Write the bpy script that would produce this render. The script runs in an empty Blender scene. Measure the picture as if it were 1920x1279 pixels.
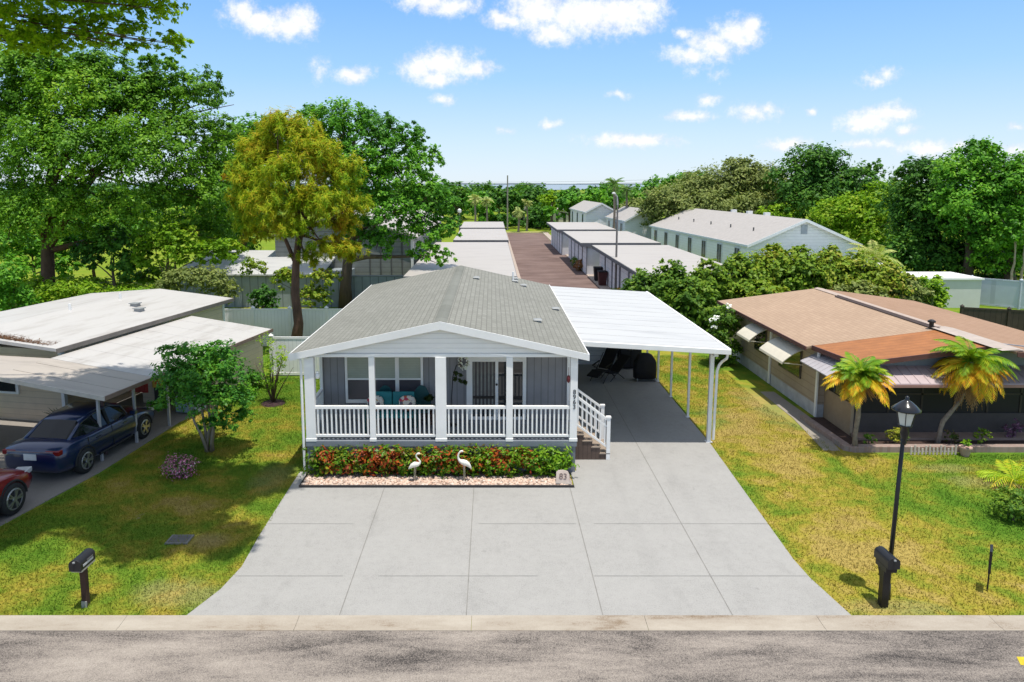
import bpy, math, random
import numpy as np
from mathutils import Vector, Matrix
R = math.radians
random.seed(7)
for blk in (bpy.data.objects,):
    for o in list(blk): bpy.data.objects.remove(o)
C = bpy.context.scene.collection
# ---------------------------------------------------------------- camera numbers
FPX, CX, CY, HC = 1333.0, 922.0, 530.0, 7.6
PIT = math.atan(185/1333.0)
def ray(u, v):
    a = (u-CX)/FPX; b = (CY-v)/FPX
    return (a, math.cos(PIT)+b*math.sin(PIT), -math.sin(PIT)+b*math.cos(PIT))
def G(u, v, z=0.0):
    D = ray(u, v); t = (z-HC)/D[2]; return Vector((D[0]*t, D[1]*t, z))
def A(u, v, Y):
    D = ray(u, v); t = Y/D[1]; return Vector((D[0]*t, Y, HC+D[2]*t))
# ---------------------------------------------------------------- mesh builder
class MB:
    def __init__(s): s.v=[]; s.f=[]; s.m=[]; s.mi=0
    def add(s, vs, fs):
        n=len(s.v); s.v += [tuple(p) for p in vs]
        for f in fs: s.f.append(tuple(i+n for i in f)); s.m.append(s.mi)
        return s
    def box(s, x0,x1,y0,y1,z0,z1):
        return s.add([(x0,y0,z0),(x1,y0,z0),(x1,y1,z0),(x0,y1,z0),(x0,y0,z1),(x1,y0,z1),(x1,y1,z1),(x0,y1,z1)],
              [(3,2,1,0),(4,5,6,7),(0,1,5,4),(1,2,6,5),(2,3,7,6),(3,0,4,7)])
    def obox(s, c, sx,sy,sz, mat=None):
        M = mat or Matrix()
        pts=[Vector((x*sx/2,y*sy/2,z*sz/2)) for z in(-1,1) for x,y in((-1,-1),(1,-1),(1,1),(-1,1))]
        return s.add([Vector(c)+M@p for p in pts],[(3,2,1,0),(4,5,6,7),(0,1,5,4),(1,2,6,5),(2,3,7,6),(3,0,4,7)])
    def bar(s, p, q, w, h, up=(0,0,1)):
        p=Vector(p); q=Vector(q); d=(q-p).normalized(); up=Vector(up)
        if abs(d.dot(up))>.98: up=Vector((0,1,0))
        r=d.cross(up).normalized()*w/2; t=r.cross(d).normalized()*h/2
        return s.add([p-r-t,p+r-t,p+r+t,p-r+t,q-r-t,q+r-t,q+r+t,q-r+t],
              [(0,1,2,3),(7,6,5,4),(0,4,5,1),(1,5,6,2),(2,6,7,3),(3,7,4,0)])
    def tube(s, pts, rad, n=8):
        pts=[Vector(p) for p in pts]
        if not hasattr(rad,'__len__'): rad=[rad]*len(pts)
        rings=[]; prev=None
        for i,p in enumerate(pts):
            d=(pts[min(i+1,len(pts)-1)]-pts[max(i-1,0)]).normalized()
            a = prev if prev is not None else (Vector((1,0,0)) if abs(d.x)<.9 else Vector((0,1,0)))
            a=(a-d*a.dot(d)).normalized(); prev=a; b=d.cross(a)
            rings.append([p+(a*math.cos(k*2*math.pi/n)+b*math.sin(k*2*math.pi/n))*rad[i] for k in range(n)])
        vs=[q for r in rings for q in r]; fs=[]
        for i in range(len(pts)-1):
            for k in range(n):
                k2=(k+1)%n; fs.append((i*n+k,i*n+k2,(i+1)*n+k2,(i+1)*n+k))
        fs.append(tuple(reversed(range(n)))); fs.append(tuple((len(pts)-1)*n+k for k in range(n)))
        return s.add(vs,fs)
    def prism(s, poly, vec):
        poly=[Vector(p) for p in poly]; vec=Vector(vec); n=len(poly)
        return s.add(poly+[p+vec for p in poly],
            [tuple(reversed(range(n))), tuple(range(n,2*n))]+[(i,(i+1)%n,n+(i+1)%n,n+i) for i in range(n)])
    def quad(s,*p): return s.add(p,[tuple(range(len(p)))])
    def lathe(s, prof, c=(0,0,0), n=16):
        c=Vector(c); vs=[]; fs=[]
        for r,z in prof:
            vs += [c+Vector((r*math.cos(k*2*math.pi/n),r*math.sin(k*2*math.pi/n),z)) for k in range(n)]
        for i in range(len(prof)-1):
            for k in range(n):
                k2=(k+1)%n; fs.append((i*n+k,i*n+k2,(i+1)*n+k2,(i+1)*n+k))
        fs.append(tuple(reversed(range(n)))); fs.append(tuple((len(prof)-1)*n+k for k in range(n)))
        return s.add(vs,fs)
    def loft(s, secs, closed=True):
        n=len(secs[0]); vs=[p for q in secs for p in q]; fs=[]
        for i in range(len(secs)-1):
            for k in range(n if closed else n-1):
                k2=(k+1)%n; fs.append((i*n+k,i*n+k2,(i+1)*n+k2,(i+1)*n+k))
        fs.append(tuple(reversed(range(n)))); fs.append(tuple((len(secs)-1)*n+k for k in range(n)))
        return s.add(vs,fs)
    def xf(s, M):
        s.v=[tuple(M@Vector(p)) for p in s.v]; return s
    def build(s, name, mats, parent=None, smooth=False, bevel=0.0, world=False):
        me=bpy.data.meshes.new(name); me.from_pydata(s.v,[],s.f)
        if not isinstance(mats,(list,tuple)): mats=[mats]
        for m in mats: me.materials.append(m)
        me.polygons.foreach_set('material_index', s.m)
        if smooth: me.polygons.foreach_set('use_smooth',[True]*len(s.f))
        me.validate(); me.update()
        return link(name, me, parent, bevel, world)
def link(name, me, parent=None, bevel=0.0, world=False):
    o=bpy.data.objects.new(name,me); C.objects.link(o)
    if parent is not None:
        o.parent=parent
        if world:
            M=Matrix()
            p=parent; ch=[]
            while p is not None: ch.append(p); p=p.parent
            for p in reversed(ch):
                M = M @ p.matrix_parent_inverse @ Matrix.Translation(p.location) @ p.rotation_euler.to_matrix().to_4x4() @ Matrix.Diagonal((*p.scale,1))
            o.matrix_parent_inverse = M.inverted()
    if bevel>0:
        b=o.modifiers.new('bevel','BEVEL'); b.width=bevel; b.segments=2; b.limit_method='ANGLE'; b.angle_limit=R(40)
    return o
def tag(o, label, cat, group=None):
    o['label']=label; o['category']=cat
    if group: o['group']=group
    return o
def thing(name, label, cat, loc=(0,0,0), rz=0, group=None):
    o=bpy.data.objects.new(name,None); C.objects.link(o); o.location=loc; o.rotation_euler=(0,0,rz)
    o.empty_display_size=.2
    return tag(o,label,cat,group)
def struct(o): o['kind']='structure'; return o
def stuff(o, label=None):
    o['kind']='stuff'; return o
def copy_tree(o, parent=None):
    c=o.copy(); C.objects.link(c)
    if parent is not None: c.parent=parent
    for ch in list(o.children): copy_tree(ch,c)
    return c
# ---------------------------------------------------------------- materials
class NT:
    def __init__(s, name):
        s.m=bpy.data.materials.new(name); s.m.use_nodes=True; s.t=s.m.node_tree; s.t.nodes.clear()
        s.out=s.n('ShaderNodeOutputMaterial')
    def n(s, typ, **kw):
        nd=s.t.nodes.new(typ)
        for k,v in kw.items():
            if k in nd.inputs: 
                nd.inputs[k].default_value=v
            else: setattr(nd,k,v)
        return nd
    def l(s,a,b): s.t.links.new(a,b)
    def coord(s, kind='Object'):
        return s.n('ShaderNodeTexCoord').outputs[kind]
    def noise(s, scale, detail=4, rough=.55, vec=None, stretch=None, dist=0):
        if vec is None: vec=s.coord()
        if stretch:
            mp=s.n('ShaderNodeMapping'); mp.inputs['Scale'].default_value=stretch; s.l(vec,mp.inputs['Vector']); vec=mp.outputs['Vector']
        nn=s.n('ShaderNodeTexNoise'); nn.inputs['Scale'].default_value=scale; nn.inputs['Detail'].default_value=detail
        nn.inputs['Roughness'].default_value=rough; nn.inputs['Distortion'].default_value=dist
        s.l(vec,nn.inputs['Vector']); return nn.outputs['Fac']
    def ramp(s, fac, stops, interp='LINEAR'):
        r=s.n('ShaderNodeValToRGB'); r.color_ramp.interpolation=interp
        e=r.color_ramp.elements
        while len(e)<len(stops): e.new(.5)
        for i,(p,c) in enumerate(stops):
            e[i].position=p; e[i].color=(*c,1) if len(c)==3 else c
        s.l(fac,r.inputs['Fac']); return r.outputs['Color']
    def val(s, fac, lo, hi, a=0., b=1.):
        r=s.n('ShaderNodeMapRange'); r.inputs['From Min'].default_value=lo; r.inputs['From Max'].default_value=hi
        r.inputs['To Min'].default_value=a; r.inputs['To Max'].default_value=b; s.l(fac,r.inputs['Value']); return r.outputs['Result']
    def mix(s, fac, a, b, mode='MIX'):
        m=s.n('ShaderNodeMix',data_type='RGBA',blend_type=mode)
        for sock,x in ((m.inputs[0],fac),(m.inputs[6],a),(m.inputs[7],b)):
            if isinstance(x,(int,float)): sock.default_value=x
            elif isinstance(x,tuple): sock.default_value=(*x,1) if len(x)==3 else x
            else: s.l(x,sock)
        return m.outputs[2]
    def math(s, op, a, b=None, c=None):
        m=s.n('ShaderNodeMath',operation=op)
        for i,x in enumerate((a,b,c)):
            if x is None: continue
            if isinstance(x,(int,float)): m.inputs[i].default_value=x
            else: s.l(x,m.inputs[i])
        return m.outputs[0]
    def bsdf(s, col, rough=.6, metal=0., spec=.5, bump=None, bstr=.3, bdist=.02, **kw):
        p=s.n('ShaderNodeBsdfPrincipled')
        if isinstance(col,tuple): p.inputs['Base Color'].default_value=(*col,1)
        else: s.l(col,p.inputs['Base Color'])
        if isinstance(rough,(int,float)): p.inputs['Roughness'].default_value=rough
        else: s.l(rough,p.inputs['Roughness'])
        p.inputs['Metallic'].default_value=metal; p.inputs['Specular IOR Level'].default_value=spec
        for k,v in kw.items(): p.inputs[k.replace('_',' ')].default_value=v
        if bump is not None:
            b=s.n('ShaderNodeBump'); b.inputs['Strength'].default_value=bstr; b.inputs['Distance'].default_value=bdist
            s.l(bump,b.inputs['Height']); s.l(b.outputs[0],p.inputs['Normal'])
        s.l(p.outputs[0],s.out.inputs['Surface']); return p
def sc(c,k): return tuple(min(1,x*k) for x in c)
def mat(name, col, rough=.6, var=.18, scale=3., metal=0., spec=.4, bump=0., bscale=40., stretch=None, **kw):
    t=NT(name); f=t.noise(scale,5,.6,stretch=stretch)
    c=t.ramp(f,[(.25,sc(col,1-var)),(.75,sc(col,1+var))])
    g=t.noise(scale*9,3,.6); c=t.mix(t.val(g,.55,.8,0,.35),c,sc(col,1-var*1.6))
    t.bsdf(c,rough,metal,spec,bump=t.noise(bscale,4) if bump else None,bstr=bump,**kw); return t.m
def lap(name, col, pitch=.2, axis='Z', var=.1, rough=.6, depth=.6, groove=.55):
    """horizontal (Z) or vertical (X/Y) board siding: bump lines with a thin dark joint"""
    t=NT(name); co=t.coord(); sp=t.n('ShaderNodeSeparateXYZ'); t.l(co,sp.inputs[0])
    if axis=='Z': h=sp.outputs['Z']
    elif axis=='XY': h=t.math('ADD',sp.outputs['X'],sp.outputs['Y'])
    else: h=sp.outputs[axis]
    fr=t.math('FRACT',t.math('DIVIDE',h,pitch))
    c=t.ramp(t.noise(2.5,5,.6),[(.25,sc(col,1-var)),(.75,sc(col,1+var))])
    line=t.math('LESS_THAN',fr,.1)
    c=t.mix(line,c,sc(col,groove))
    t.bsdf(c,rough,0,.3,bump=fr,bstr=depth,bdist=.02); return t.m
def leafmat(name, cols, trans=.48, rough=.6, patch=.5):
    """leaves: colour per leaf plus patches of leaf age across the crown"""
    t=NT(name); geo=t.n('ShaderNodeNewGeometry'); rnd=geo.outputs['Random Per Island']
    cols=[(min(1,c[0]*3.0),min(1,c[1]*2.7),min(1,c[2]*2.2)) for c in cols]
    pn=t.noise(patch,3,.6)
    f=t.math('ADD',t.math('MULTIPLY',rnd,.5),t.math('MULTIPLY',t.val(pn,.3,.7),.5))
    k=len(cols)-1
    c=t.ramp(f,[(i/k*.9+.05,cc) for i,cc in enumerate(cols)])
    p=t.n('ShaderNodeBsdfPrincipled'); t.l(c,p.inputs['Base Color']); p.inputs['Roughness'].default_value=rough; p.inputs['Specular IOR Level'].default_value=.18
    tr=t.n('ShaderNodeBsdfTranslucent'); t.l(t.mix(1.,c,(1.0,1.1,.45),'MULTIPLY'),tr.inputs['Color'])
    mx=t.n('ShaderNodeMixShader'); mx.inputs[0].default_value=trans; t.l(p.outputs[0],mx.inputs[1]); t.l(tr.outputs[0],mx.inputs[2])
    t.l(mx.outputs[0],t.out.inputs['Surface']); return t.m
def glassmat(name, col=(.02,.025,.03), rough=.05, spec=.8):
    t=NT(name); t.bsdf(col,rough,0,spec,bump=t.noise(1.2,2),bstr=.03); return t.m

WHITE=mat('white_paint',(.86,.85,.83),.45,.05,2.)
WHITE2=mat('white_vinyl',(.83,.82,.81),.4,.06,1.5)
GREYW=lap('grey_board_siding',(.275,.268,.278),.2,'X',groove=.6)
SKIRT=mat('blue_grey_skirting',(.19,.205,.24),.7,.12,2.)
GABLE=lap('white_lap_siding',(.86,.84,.81),.13,'Z',.04,groove=.78)
DECK=mat('deck_boards',(.16,.13,.115),.7,.2,3.)
BROWN=lap('brown_step_siding',(.115,.08,.065),.12,'X',.2)
TREADM=mat('step_tread',(.30,.24,.19),.7,.15,4.)
BLACK=mat('black_metal',(.013,.013,.015),.35,.2,6.)
BLACKF=mat('black_fabric',(.012,.011,.013),.75,.3,5.,bump=.4,bscale=15.)
GLASS=glassmat('window_glass')
GLASSB=lap('blinds_behind_glass',(.36,.40,.34),.05,'Z',.1,rough=.15,depth=.1,groove=.75)
GLASSD=glassmat('dim_curtained_glass',(.085,.078,.09),.12,.5)
BARKM=mat('grey_brown_bark',(.12,.085,.062),.9,.35,4.,bump=.8,bscale=12.,stretch=(1,1,.25))
PINEBARK=mat('reddish_pine_bark',(.11,.06,.042),.9,.4,5.,bump=.9,bscale=14.,stretch=(1,1,.3))
PALEBARK=mat('pale_smooth_bark',(.36,.29,.22),.8,.25,6.,bump=.4)
PALMBARK=mat('palm_bark',(.26,.21,.17),.9,.35,9.,bump=.8,bscale=20.)
# ---------------------------------------------------------------- foliage
def leafmesh(name, cen, nrm, size, aspect, rng, mats, midx=None, droop=0., bend=.25):
    """one small folded leaf (two quads) per centre"""
    n=len(cen); nrm=nrm/np.maximum(1e-6,np.linalg.norm(nrm,axis=1,keepdims=True))
    a=rng.normal(size=(n,3)); a[:,2]-=droop*3
    a-= nrm*np.sum(a*nrm,axis=1,keepdims=True); a/=np.maximum(1e-6,np.linalg.norm(a,axis=1,keepdims=True))
    b=np.cross(nrm,a)
    s=(size*rng.uniform(.6,1.35,size=n))[:,None]
    L=a*s; W=b*s*aspect*.5; N=nrm*s*bend
    base=cen-L*.5; mid=cen+N*.3; tip=cen+L*.5-N*.3
    v=np.stack([base, cen-W, tip, cen+W],axis=1)   # rhombus leaf
    v[:,1]-=N*.25; v[:,3]-=N*.25
    v=v.reshape(-1,3)
    me=bpy.data.meshes.new(name)
    me.vertices.add(4*n); me.loops.add(4*n); me.polygons.add(n)
    me.vertices.foreach_set('co',v.astype(np.float32).ravel())
    me.loops.foreach_set('vertex_index',np.arange(4*n,dtype=np.int32))
    me.polygons.foreach_set('loop_start',np.arange(0,4*n,4,dtype=np.int32))
    if not isinstance(mats,(list,tuple)): mats=[mats]
    for m in mats: me.materials.append(m)
    if midx is not None: me.polygons.foreach_set('material_index',midx.astype(np.int32))
    me.update(); me.validate(); return me
def clump_points(blobs, dens, size, rng, clump=.26, flat=.7, inner=.25, per=26, lower=.5):
    """leaf centres gathered in clumps near the skin of ellipsoid blobs; returns centres and normals"""
    P=[];N=[]
    for (c,r) in blobs:
        c=np.array(c,float); r=np.array(r,float)
        area=4*math.pi*((r[0]*r[1])**1.6+(r[0]*r[2])**1.6+(r[1]*r[2])**1.6)**(1/1.6)/3**(1/1.6)
        n=max(40,int(area*dens)); k=max(6,n//per)
        d=rng.normal(size=(k,3)); d/=np.linalg.norm(d,axis=1,keepdims=True)
        low=(d[:,2]<-.25)&(rng.random(k)>lower); d[low,2]*=-1
        q=rng.random(k); rr=np.where(q<inner, rng.uniform(.2,.7,k), np.where(q>.9, rng.uniform(1.0,1.24,k), rng.uniform(.66,1.06,k)))[:,None]
        cc=c+d*rr*r
        cr=clump*np.mean(r)*rng.uniform(.4,1.25,size=(k,1))
        idx=rng.integers(0,k,n)
        off=rng.normal(size=(n,3))*.55; off[:,2]*=flat
        P.append(cc[idx]+off*cr[idx]); 
        N.append(d[idx]*.7+off*.5+rng.normal(size=(n,3))*.5+np.array([0,0,.75]))
    return np.concatenate(P),np.concatenate(N)
def limbs(mb, base, top, blobs, r0, rng, nside=8, gnarl=.08, mid=None, fork=.5):
    """tapered trunk from base to top and a limb to every blob"""
    base=Vector(base); top=Vector(top); H=(top-base).length
    pts=[]; rad=[]
    for i in range(8):
        t=i/7; p=base.lerp(top,t)+Vector((rng.normal()*gnarl*H*.12,rng.normal()*gnarl*H*.12,0))*(0 if i==0 else 1)
        pts.append(p); rad.append(r0*(1.25 if i==0 else 1.0-.75*t))
    mb.tube(pts,rad,nside)
    for (c,r) in blobs:
        c=Vector(c); i=min(6,max(2,int(rng.uniform(fork,.95)*7)))
        s=pts[i]; m=s.lerp(c,.5)+Vector((rng.normal()*.06,rng.normal()*.06,.02))*(c-s).length
        e=c
        mb.tube([s,s.lerp(m,.5)+Vector((0,0,.04))*(m-s).length,m,m.lerp(e,.5),e],[rad[i]*.62,rad[i]*.5,rad[i]*.38,rad[i]*.26,rad[i]*.12],6)
        for _ in range(3):
            q=e+Vector((rng.normal()*r[0]*.5,rng.normal()*r[1]*.5,rng.normal()*r[2]*.45))
            mb.tube([m.lerp(e,.6),m.lerp(e,.6).lerp(q,.5)+Vector((0,0,.05)),q],[rad[i]*.2,rad[i]*.13,rad[i]*.05],5)
def text(name, body, size, ma, parent, loc, rot):
    cu=bpy.data.curves.new(name,'FONT'); cu.body=body; cu.size=size; cu.align_x='CENTER'; cu.align_y='CENTER'; cu.extrude=.004
    tmp=bpy.data.objects.new(name+'_tmp',cu); C.objects.link(tmp); bpy.context.view_layer.update()
    me=bpy.data.meshes.new_from_object(tmp.evaluated_get(bpy.context.evaluated_depsgraph_get())); bpy.data.objects.remove(tmp)
    me.name=name; me.materials.clear(); me.materials.append(ma); o=link(name,me,parent); o.location=loc; o.rotation_euler=rot; return o
def pxblobs(Y, lst, dep=.8):
    """ellipses given where they are seen, turned into ellipsoids at distance Y"""
    out=[]
    for t in lst:
        u,v,ru,rv=t[:4]; dy=t[4] if len(t)>4 else 0
        y=Y+dy; c=A(u,v,y); k=y/FPX
        out.append((tuple(c),(ru*k,(ru+rv)*.5*k*dep,rv*k)))
    return out
def tree(name, label, cat, base, top, blobs, lm, bark, r0, dens, size, seed, group=None, aspect=.55, droop=0., clump=.26, inner=.25, lower=.5, gnarl=.08, flat=.7, per=26, bend=.25, fork=.5, cov=1.75):
    rng=np.random.default_rng(seed); dens=cov/(.5*aspect*size*size)
    t=thing(name,label,cat,base,0,group)
    mb=MB(); limbs(mb,base,top,blobs,r0,rng,gnarl=gnarl,fork=fork)
    mb.build('trunk',bark,t,smooth=True,world=True)
    P,N=clump_points(blobs,dens,size,rng,clump,flat,inner,per,lower)
    P[:,2]=np.maximum(P[:,2],.05)
    me=leafmesh('crown',P,N,size,aspect,rng,lm,droop=droop,bend=bend)
    link('crown',me,t,world=True)
    return t
# ---------------------------------------------------------------- camera, sun, sky
sc_=bpy.context.scene
cam=bpy.data.cameras.new('camera'); co=bpy.data.objects.new('camera',cam); C.objects.link(co)
co.location=(0,0,HC); co.rotation_euler=(math.pi/2-PIT,0,0)
cam.sensor_width=36; cam.lens=FPX/1920*36; cam.shift_x=(960-CX)/1920; cam.shift_y=-(639.5-CY)/1920
cam.clip_end=20000; cam.clip_start=.1
sc_.camera=co
SUN=Vector((.11,-.17,1)).normalized()
sl=bpy.data.lights.new('sun','SUN'); sl.energy=4.5; sl.angle=R(.6); sl.color=(1,.945,.85)
so=bpy.data.objects.new('sun',sl); C.objects.link(so); so.rotation_euler=SUN.to_track_quat('Z','Y').to_euler(); so.location=(0,0,40)
w=bpy.data.worlds.new('World'); sc_.world=w; w.use_nodes=True
def world():
    t=NT.__new__(NT); t.t=w.node_tree; t.t.nodes.clear(); t.out=t.n('ShaderNodeOutputWorld')
    sky=t.n('ShaderNodeTexSky',sky_type='NISHITA'); sky.sun_disc=False
    sky.sun_elevation=math.asin(SUN.z); sky.sun_rotation=math.atan2(SUN.x,SUN.y); sky.air_density=1.0; sky.dust_density=.35; sky.ozone_density=2.2; sky.altitude=10
    bg=t.n('ShaderNodeBackground'); bg.inputs['Strength'].default_value=SKYSTR
    hs=t.n('ShaderNodeHueSaturation'); hs.inputs['Saturation'].default_value=SKYSAT; t.l(sky.outputs[0],hs.inputs['Color']); 
    co0=t.coord('Generated'); sp0=t.n('ShaderNodeSeparateXYZ'); t.l(co0,sp0.inputs[0])
    grad=t.ramp(sp0.outputs['Z'],[(0.,(.74,.86,.98)),(.06,(.60,.79,1.0)),(.14,(.38,.66,1.0)),(.25,(.22,.50,.98)),(.36,(.32,.50,.82)),(.6,(.60,.66,.76))])
    gs=t.n('ShaderNodeVectorMath',operation='SCALE'); t.l(grad,gs.inputs[0]); gs.inputs['Scale'].default_value=1/SKYSTR
    t.l(t.mix(.82,hs.outputs[0],gs.outputs[0]),bg.inputs['Color'])
    co=t.coord('Generated'); sp=t.n('ShaderNodeSeparateXYZ'); t.l(co,sp.inputs[0])
    yy=t.math('MAXIMUM',sp.outputs['Y'],.02)
    X=t.math('DIVIDE',sp.outputs['X'],yy); Z=t.math('DIVIDE',sp.outputs['Z'],yy)
    cb=t.n('ShaderNodeCombineXYZ'); t.l(X,cb.inputs[0]); t.l(Z,cb.inputs[1]); P0=cb.outputs[0]
    nw=t.n('ShaderNodeTexNoise'); nw.inputs['Scale'].default_value=22; nw.inputs['Detail'].default_value=4; t.l(P0,nw.inputs['Vector'])
    wv=t.n('ShaderNodeVectorMath',operation='SUBTRACT'); t.l(nw.outputs['Color'],wv.inputs[0]); wv.inputs[1].default_value=(.5,.5,.5)
    ws=t.n('ShaderNodeVectorMath',operation='MULTIPLY_ADD'); t.l(wv.outputs[0],ws.inputs[0]); ws.inputs[1].default_value=(.045,.022,0); t.l(P0,ws.inputs[2])
    P=ws.outputs[0]
    # cumulus scattered over this part of the sky: centre and half size of each lump (tangent of azimuth / elevation)
    CL=[]
    def cl(u,v,ru,rv,s=1.): 
        d=ray(u,v); CL.append((d[0]/d[1],d[2]/d[1],ru*1.18/FPX,rv*1.18/FPX,s))
    cl(450,22,36,24);cl(490,42,48,24);cl(540,50,52,26);cl(560,42,38,30)
    cl(800,2,58,22);cl(848,12,52,20);
    cl(945,35,40,18);cl(1010,22,75,38);cl(1040,62,52,20);cl(1090,28,110,46);cl(1170,22,80,40);cl(1215,15,50,28)
    cl(1290,104,52,20);cl(1335,88,52,30);cl(1385,62,48,34);cl(1405,45,28,22);cl(1285,62,20,12)
    cl(785,128,42,24);cl(835,118,62,30);cl(890,128,44,14);cl(820,145,46,16)
    cl(668,138,36,17,.9);cl(595,128,18,22,.45);cl(595,142,16,12,.4)
    cl(830,186,28,10,.8);cl(1030,231,24,10,.8);cl(950,244,14,6,.4);cl(1157,178,20,9,.6);cl(1332,186,24,11,.7);cl(1300,132,22,12,.4);cl(1340,142,14,12,.4)
    cl(1295,215,48,11,.8);cl(1412,213,44,18,.75);cl(1440,205,28,12,.7);cl(1521,211,13,9,.9)
    cl(1180,264,90,15,.9);cl(1210,258,50,10,.8)
    cl(1640,148,32,12,.6);cl(1668,138,26,12,.55)
    cl(1630,226,52,22);cl(1660,210,46,20);cl(1685,212,34,16);cl(1705,242,22,11,.9);cl(1610,240,30,9,.7)
    cl(1475,270,50,12,.85);cl(1610,270,30,9,.7);cl(1655,268,32,10,.75);cl(1740,280,60,16,.9);cl(1900,288,60,14,.7);cl(1905,236,20,8,.5);cl(1800,276,40,10,.6)
    acc=None
    for (a,b,ra,rb,s) in CL:
        m=t.n('ShaderNodeVectorMath',operation='SUBTRACT'); t.l(P,m.inputs[0]); m.inputs[1].default_value=(a,b,0)
        q=t.n('ShaderNodeVectorMath',operation='MULTIPLY'); t.l(m.outputs[0],q.inputs[0]); q.inputs[1].default_value=(1/ra,1/rb,0)
        L=t.n('ShaderNodeVectorMath',operation='LENGTH'); t.l(q.outputs[0],L.inputs[0])
        f=t.math('MULTIPLY_ADD',L.outputs['Value'],-s,s)
        acc=f if acc is None else t.math('SMOOTH_MAX',acc,f,.12)
    n2=t.noise(75,8,.68,vec=P0); n3=t.noise(20,4,.6,vec=P0)
    den=t.math('ADD',acc,t.math('MULTIPLY_ADD',n2,1.45,-.68))
    den=t.math('ADD',den,t.math('MULTIPLY_ADD',n3,.6,-.30))
    dr=t.n('ShaderNodeMapRange',interpolation_type='SMOOTHSTEP'); t.l(den,dr.inputs['Value']); dr.inputs['From Min'].default_value=-.08; dr.inputs['From Max'].default_value=.92
    front=t.math('GREATER_THAN',sp.outputs['Y'],.03)
    fac=t.math('MULTIPLY',t.math('MULTIPLY',dr.outputs[0],front),.97)
    cn=t.math('ADD',t.noise(30,5,.6,vec=P0,stretch=(1,1.8,1)),t.math('MULTIPLY_ADD',dr.outputs[0],.35,-.2)); cc=t.ramp(cn,[(.3,(.80,.82,.89)),(.52,(.95,.95,.97)),(.68,(1,1,1))])
    b2=t.n('ShaderNodeBackground'); t.l(cc,b2.inputs['Color']); b2.inputs['Strength'].default_value=CLSTR
    mx=t.n('ShaderNodeMixShader'); t.l(fac,mx.inputs[0]); t.l(bg.outputs[0],mx.inputs[1]); t.l(b2.outputs[0],mx.inputs[2])
    t.l(mx.outputs[0],t.out.inputs['Surface'])
SKYSTR,SKYSAT,CLSTR=.13,1.1,1.0
world()
w.cycles.sampling_method='MANUAL'; w.cycles.sample_map_resolution=512
vs=sc_.view_settings; sc_.display_settings.display_device='sRGB'; vs.view_transform='Standard'; vs.look='None'; vs.exposure=.12; vs.gamma=1; vs.use_curve_mapping=False
sc_.cycles.max_bounces=6; sc_.cycles.diffuse_bounces=3; sc_.cycles.transparent_max_bounces=6; sc_.cycles.transmission_bounces=3; sc_.cycles.use_denoising=True
sc_.cycles.caustics_reflective=False; sc_.cycles.caustics_refractive=False
# ---------------------------------------------------------------- ground, road, kerb, drives
def grassmat(name='lawn'):
    t=NT(name); co=t.coord('Object')
    big=t.noise(.16,5,.62,vec=co,dist=.4); mid=t.noise(.9,5,.65,vec=co,dist=.3); fine=t.noise(16,5,.75,vec=co); vf=t.noise(70,2,.7,vec=co)
    sp=t.n('ShaderNodeSeparateXYZ'); t.l(co,sp.inputs[0])
    f=t.math('ADD',t.math('MULTIPLY',t.val(big,.36,.64,.1,.9),.5),t.math('MULTIPLY',t.val(mid,.34,.66,.1,.9),.5))
    # the strip right of the drive is drier, the lawn of the right-hand lot greener
    dry=t.math('MULTIPLY',t.val(sp.outputs['X'],5.5,7.0,0,1),t.val(sp.outputs['X'],8.6,11.0,1,0))
    f=t.math('ADD',f,t.math('MULTIPLY',dry,.13)); f=t.math('SUBTRACT',f,t.math('MULTIPLY',t.val(sp.outputs['X'],8.2,11.0,0,1),.12)); f=t.math('ADD',f,t.math('MULTIPLY',t.val(sp.outputs['Y'],14.5,11.8,0,1),.10))
    c=t.ramp(f,[(.27,(.075,.185,.014)),(.45,(.135,.232,.020)),(.57,(.215,.25,.026)),(.69,(.34,.285,.040)),(.82,(.40,.30,.085))])
    c=t.mix(t.val(fine,.40,.66,0,.42),c,t.mix(.42,c,(.06,.085,.01)))
    c=t.mix(t.val(vf,.52,.78,0,.4),c,(.48,.39,.09))
    bare=t.val(t.noise(.55,5,.7,vec=co,dist=.5),.67,.74,0,.8); c=t.mix(bare,c,(.42,.32,.21))
    for (px,py,rx,ry,k) in ((13.6,17.4,1.7,.5,.95),(12.2,18.3,1.0,.3,.6),(9.5,23.6,.8,2.2,.7),(-5.7,17.6,.5,.9,.6),(-5.9,12.4,.8,.5,.7),(-6.1,14.4,.5,.35,.8),(7.2,11.95,1.0,.25,.7),(7.6,22.5,.8,1.6,.35)):
        vm=t.n('ShaderNodeVectorMath',operation='SUBTRACT'); t.l(co,vm.inputs[0]); vm.inputs[1].default_value=(px,py,0)
        vq=t.n('ShaderNodeVectorMath',operation='MULTIPLY'); t.l(vm.outputs[0],vq.inputs[0]); vq.inputs[1].default_value=(1/rx,1/ry,0)
        vl=t.n('ShaderNodeVectorMath',operation='LENGTH'); t.l(vq.outputs[0],vl.inputs[0])
        pm=t.val(t.math('ADD',vl.outputs['Value'],t.math('MULTIPLY_ADD',mid,1.6,-.8)),.55,1.25,k,0)
        pc=t.mix(t.val(fine,.35,.65,0,1),(.38,.29,.12),(.44,.35,.18)); c=t.mix(t.math('MULTIPLY',pm,.6),c,pc)
    far=t.val(sp.outputs['Y'],34,50,0,1)
    c=t.mix(t.math('MULTIPLY',far,.75),c,(.17,.24,.015))
    t.bsdf(c,.95,0,.1,bump=fine,bstr=.6,bdist=.05); return t.m
GRASS=grassmat()
mb=MB(); mb.quad((-7000,-300,0),(7000,-300,0),(7000,9000,0),(-7000,9000,0))
struct(mb.build('ground',GRASS))
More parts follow.
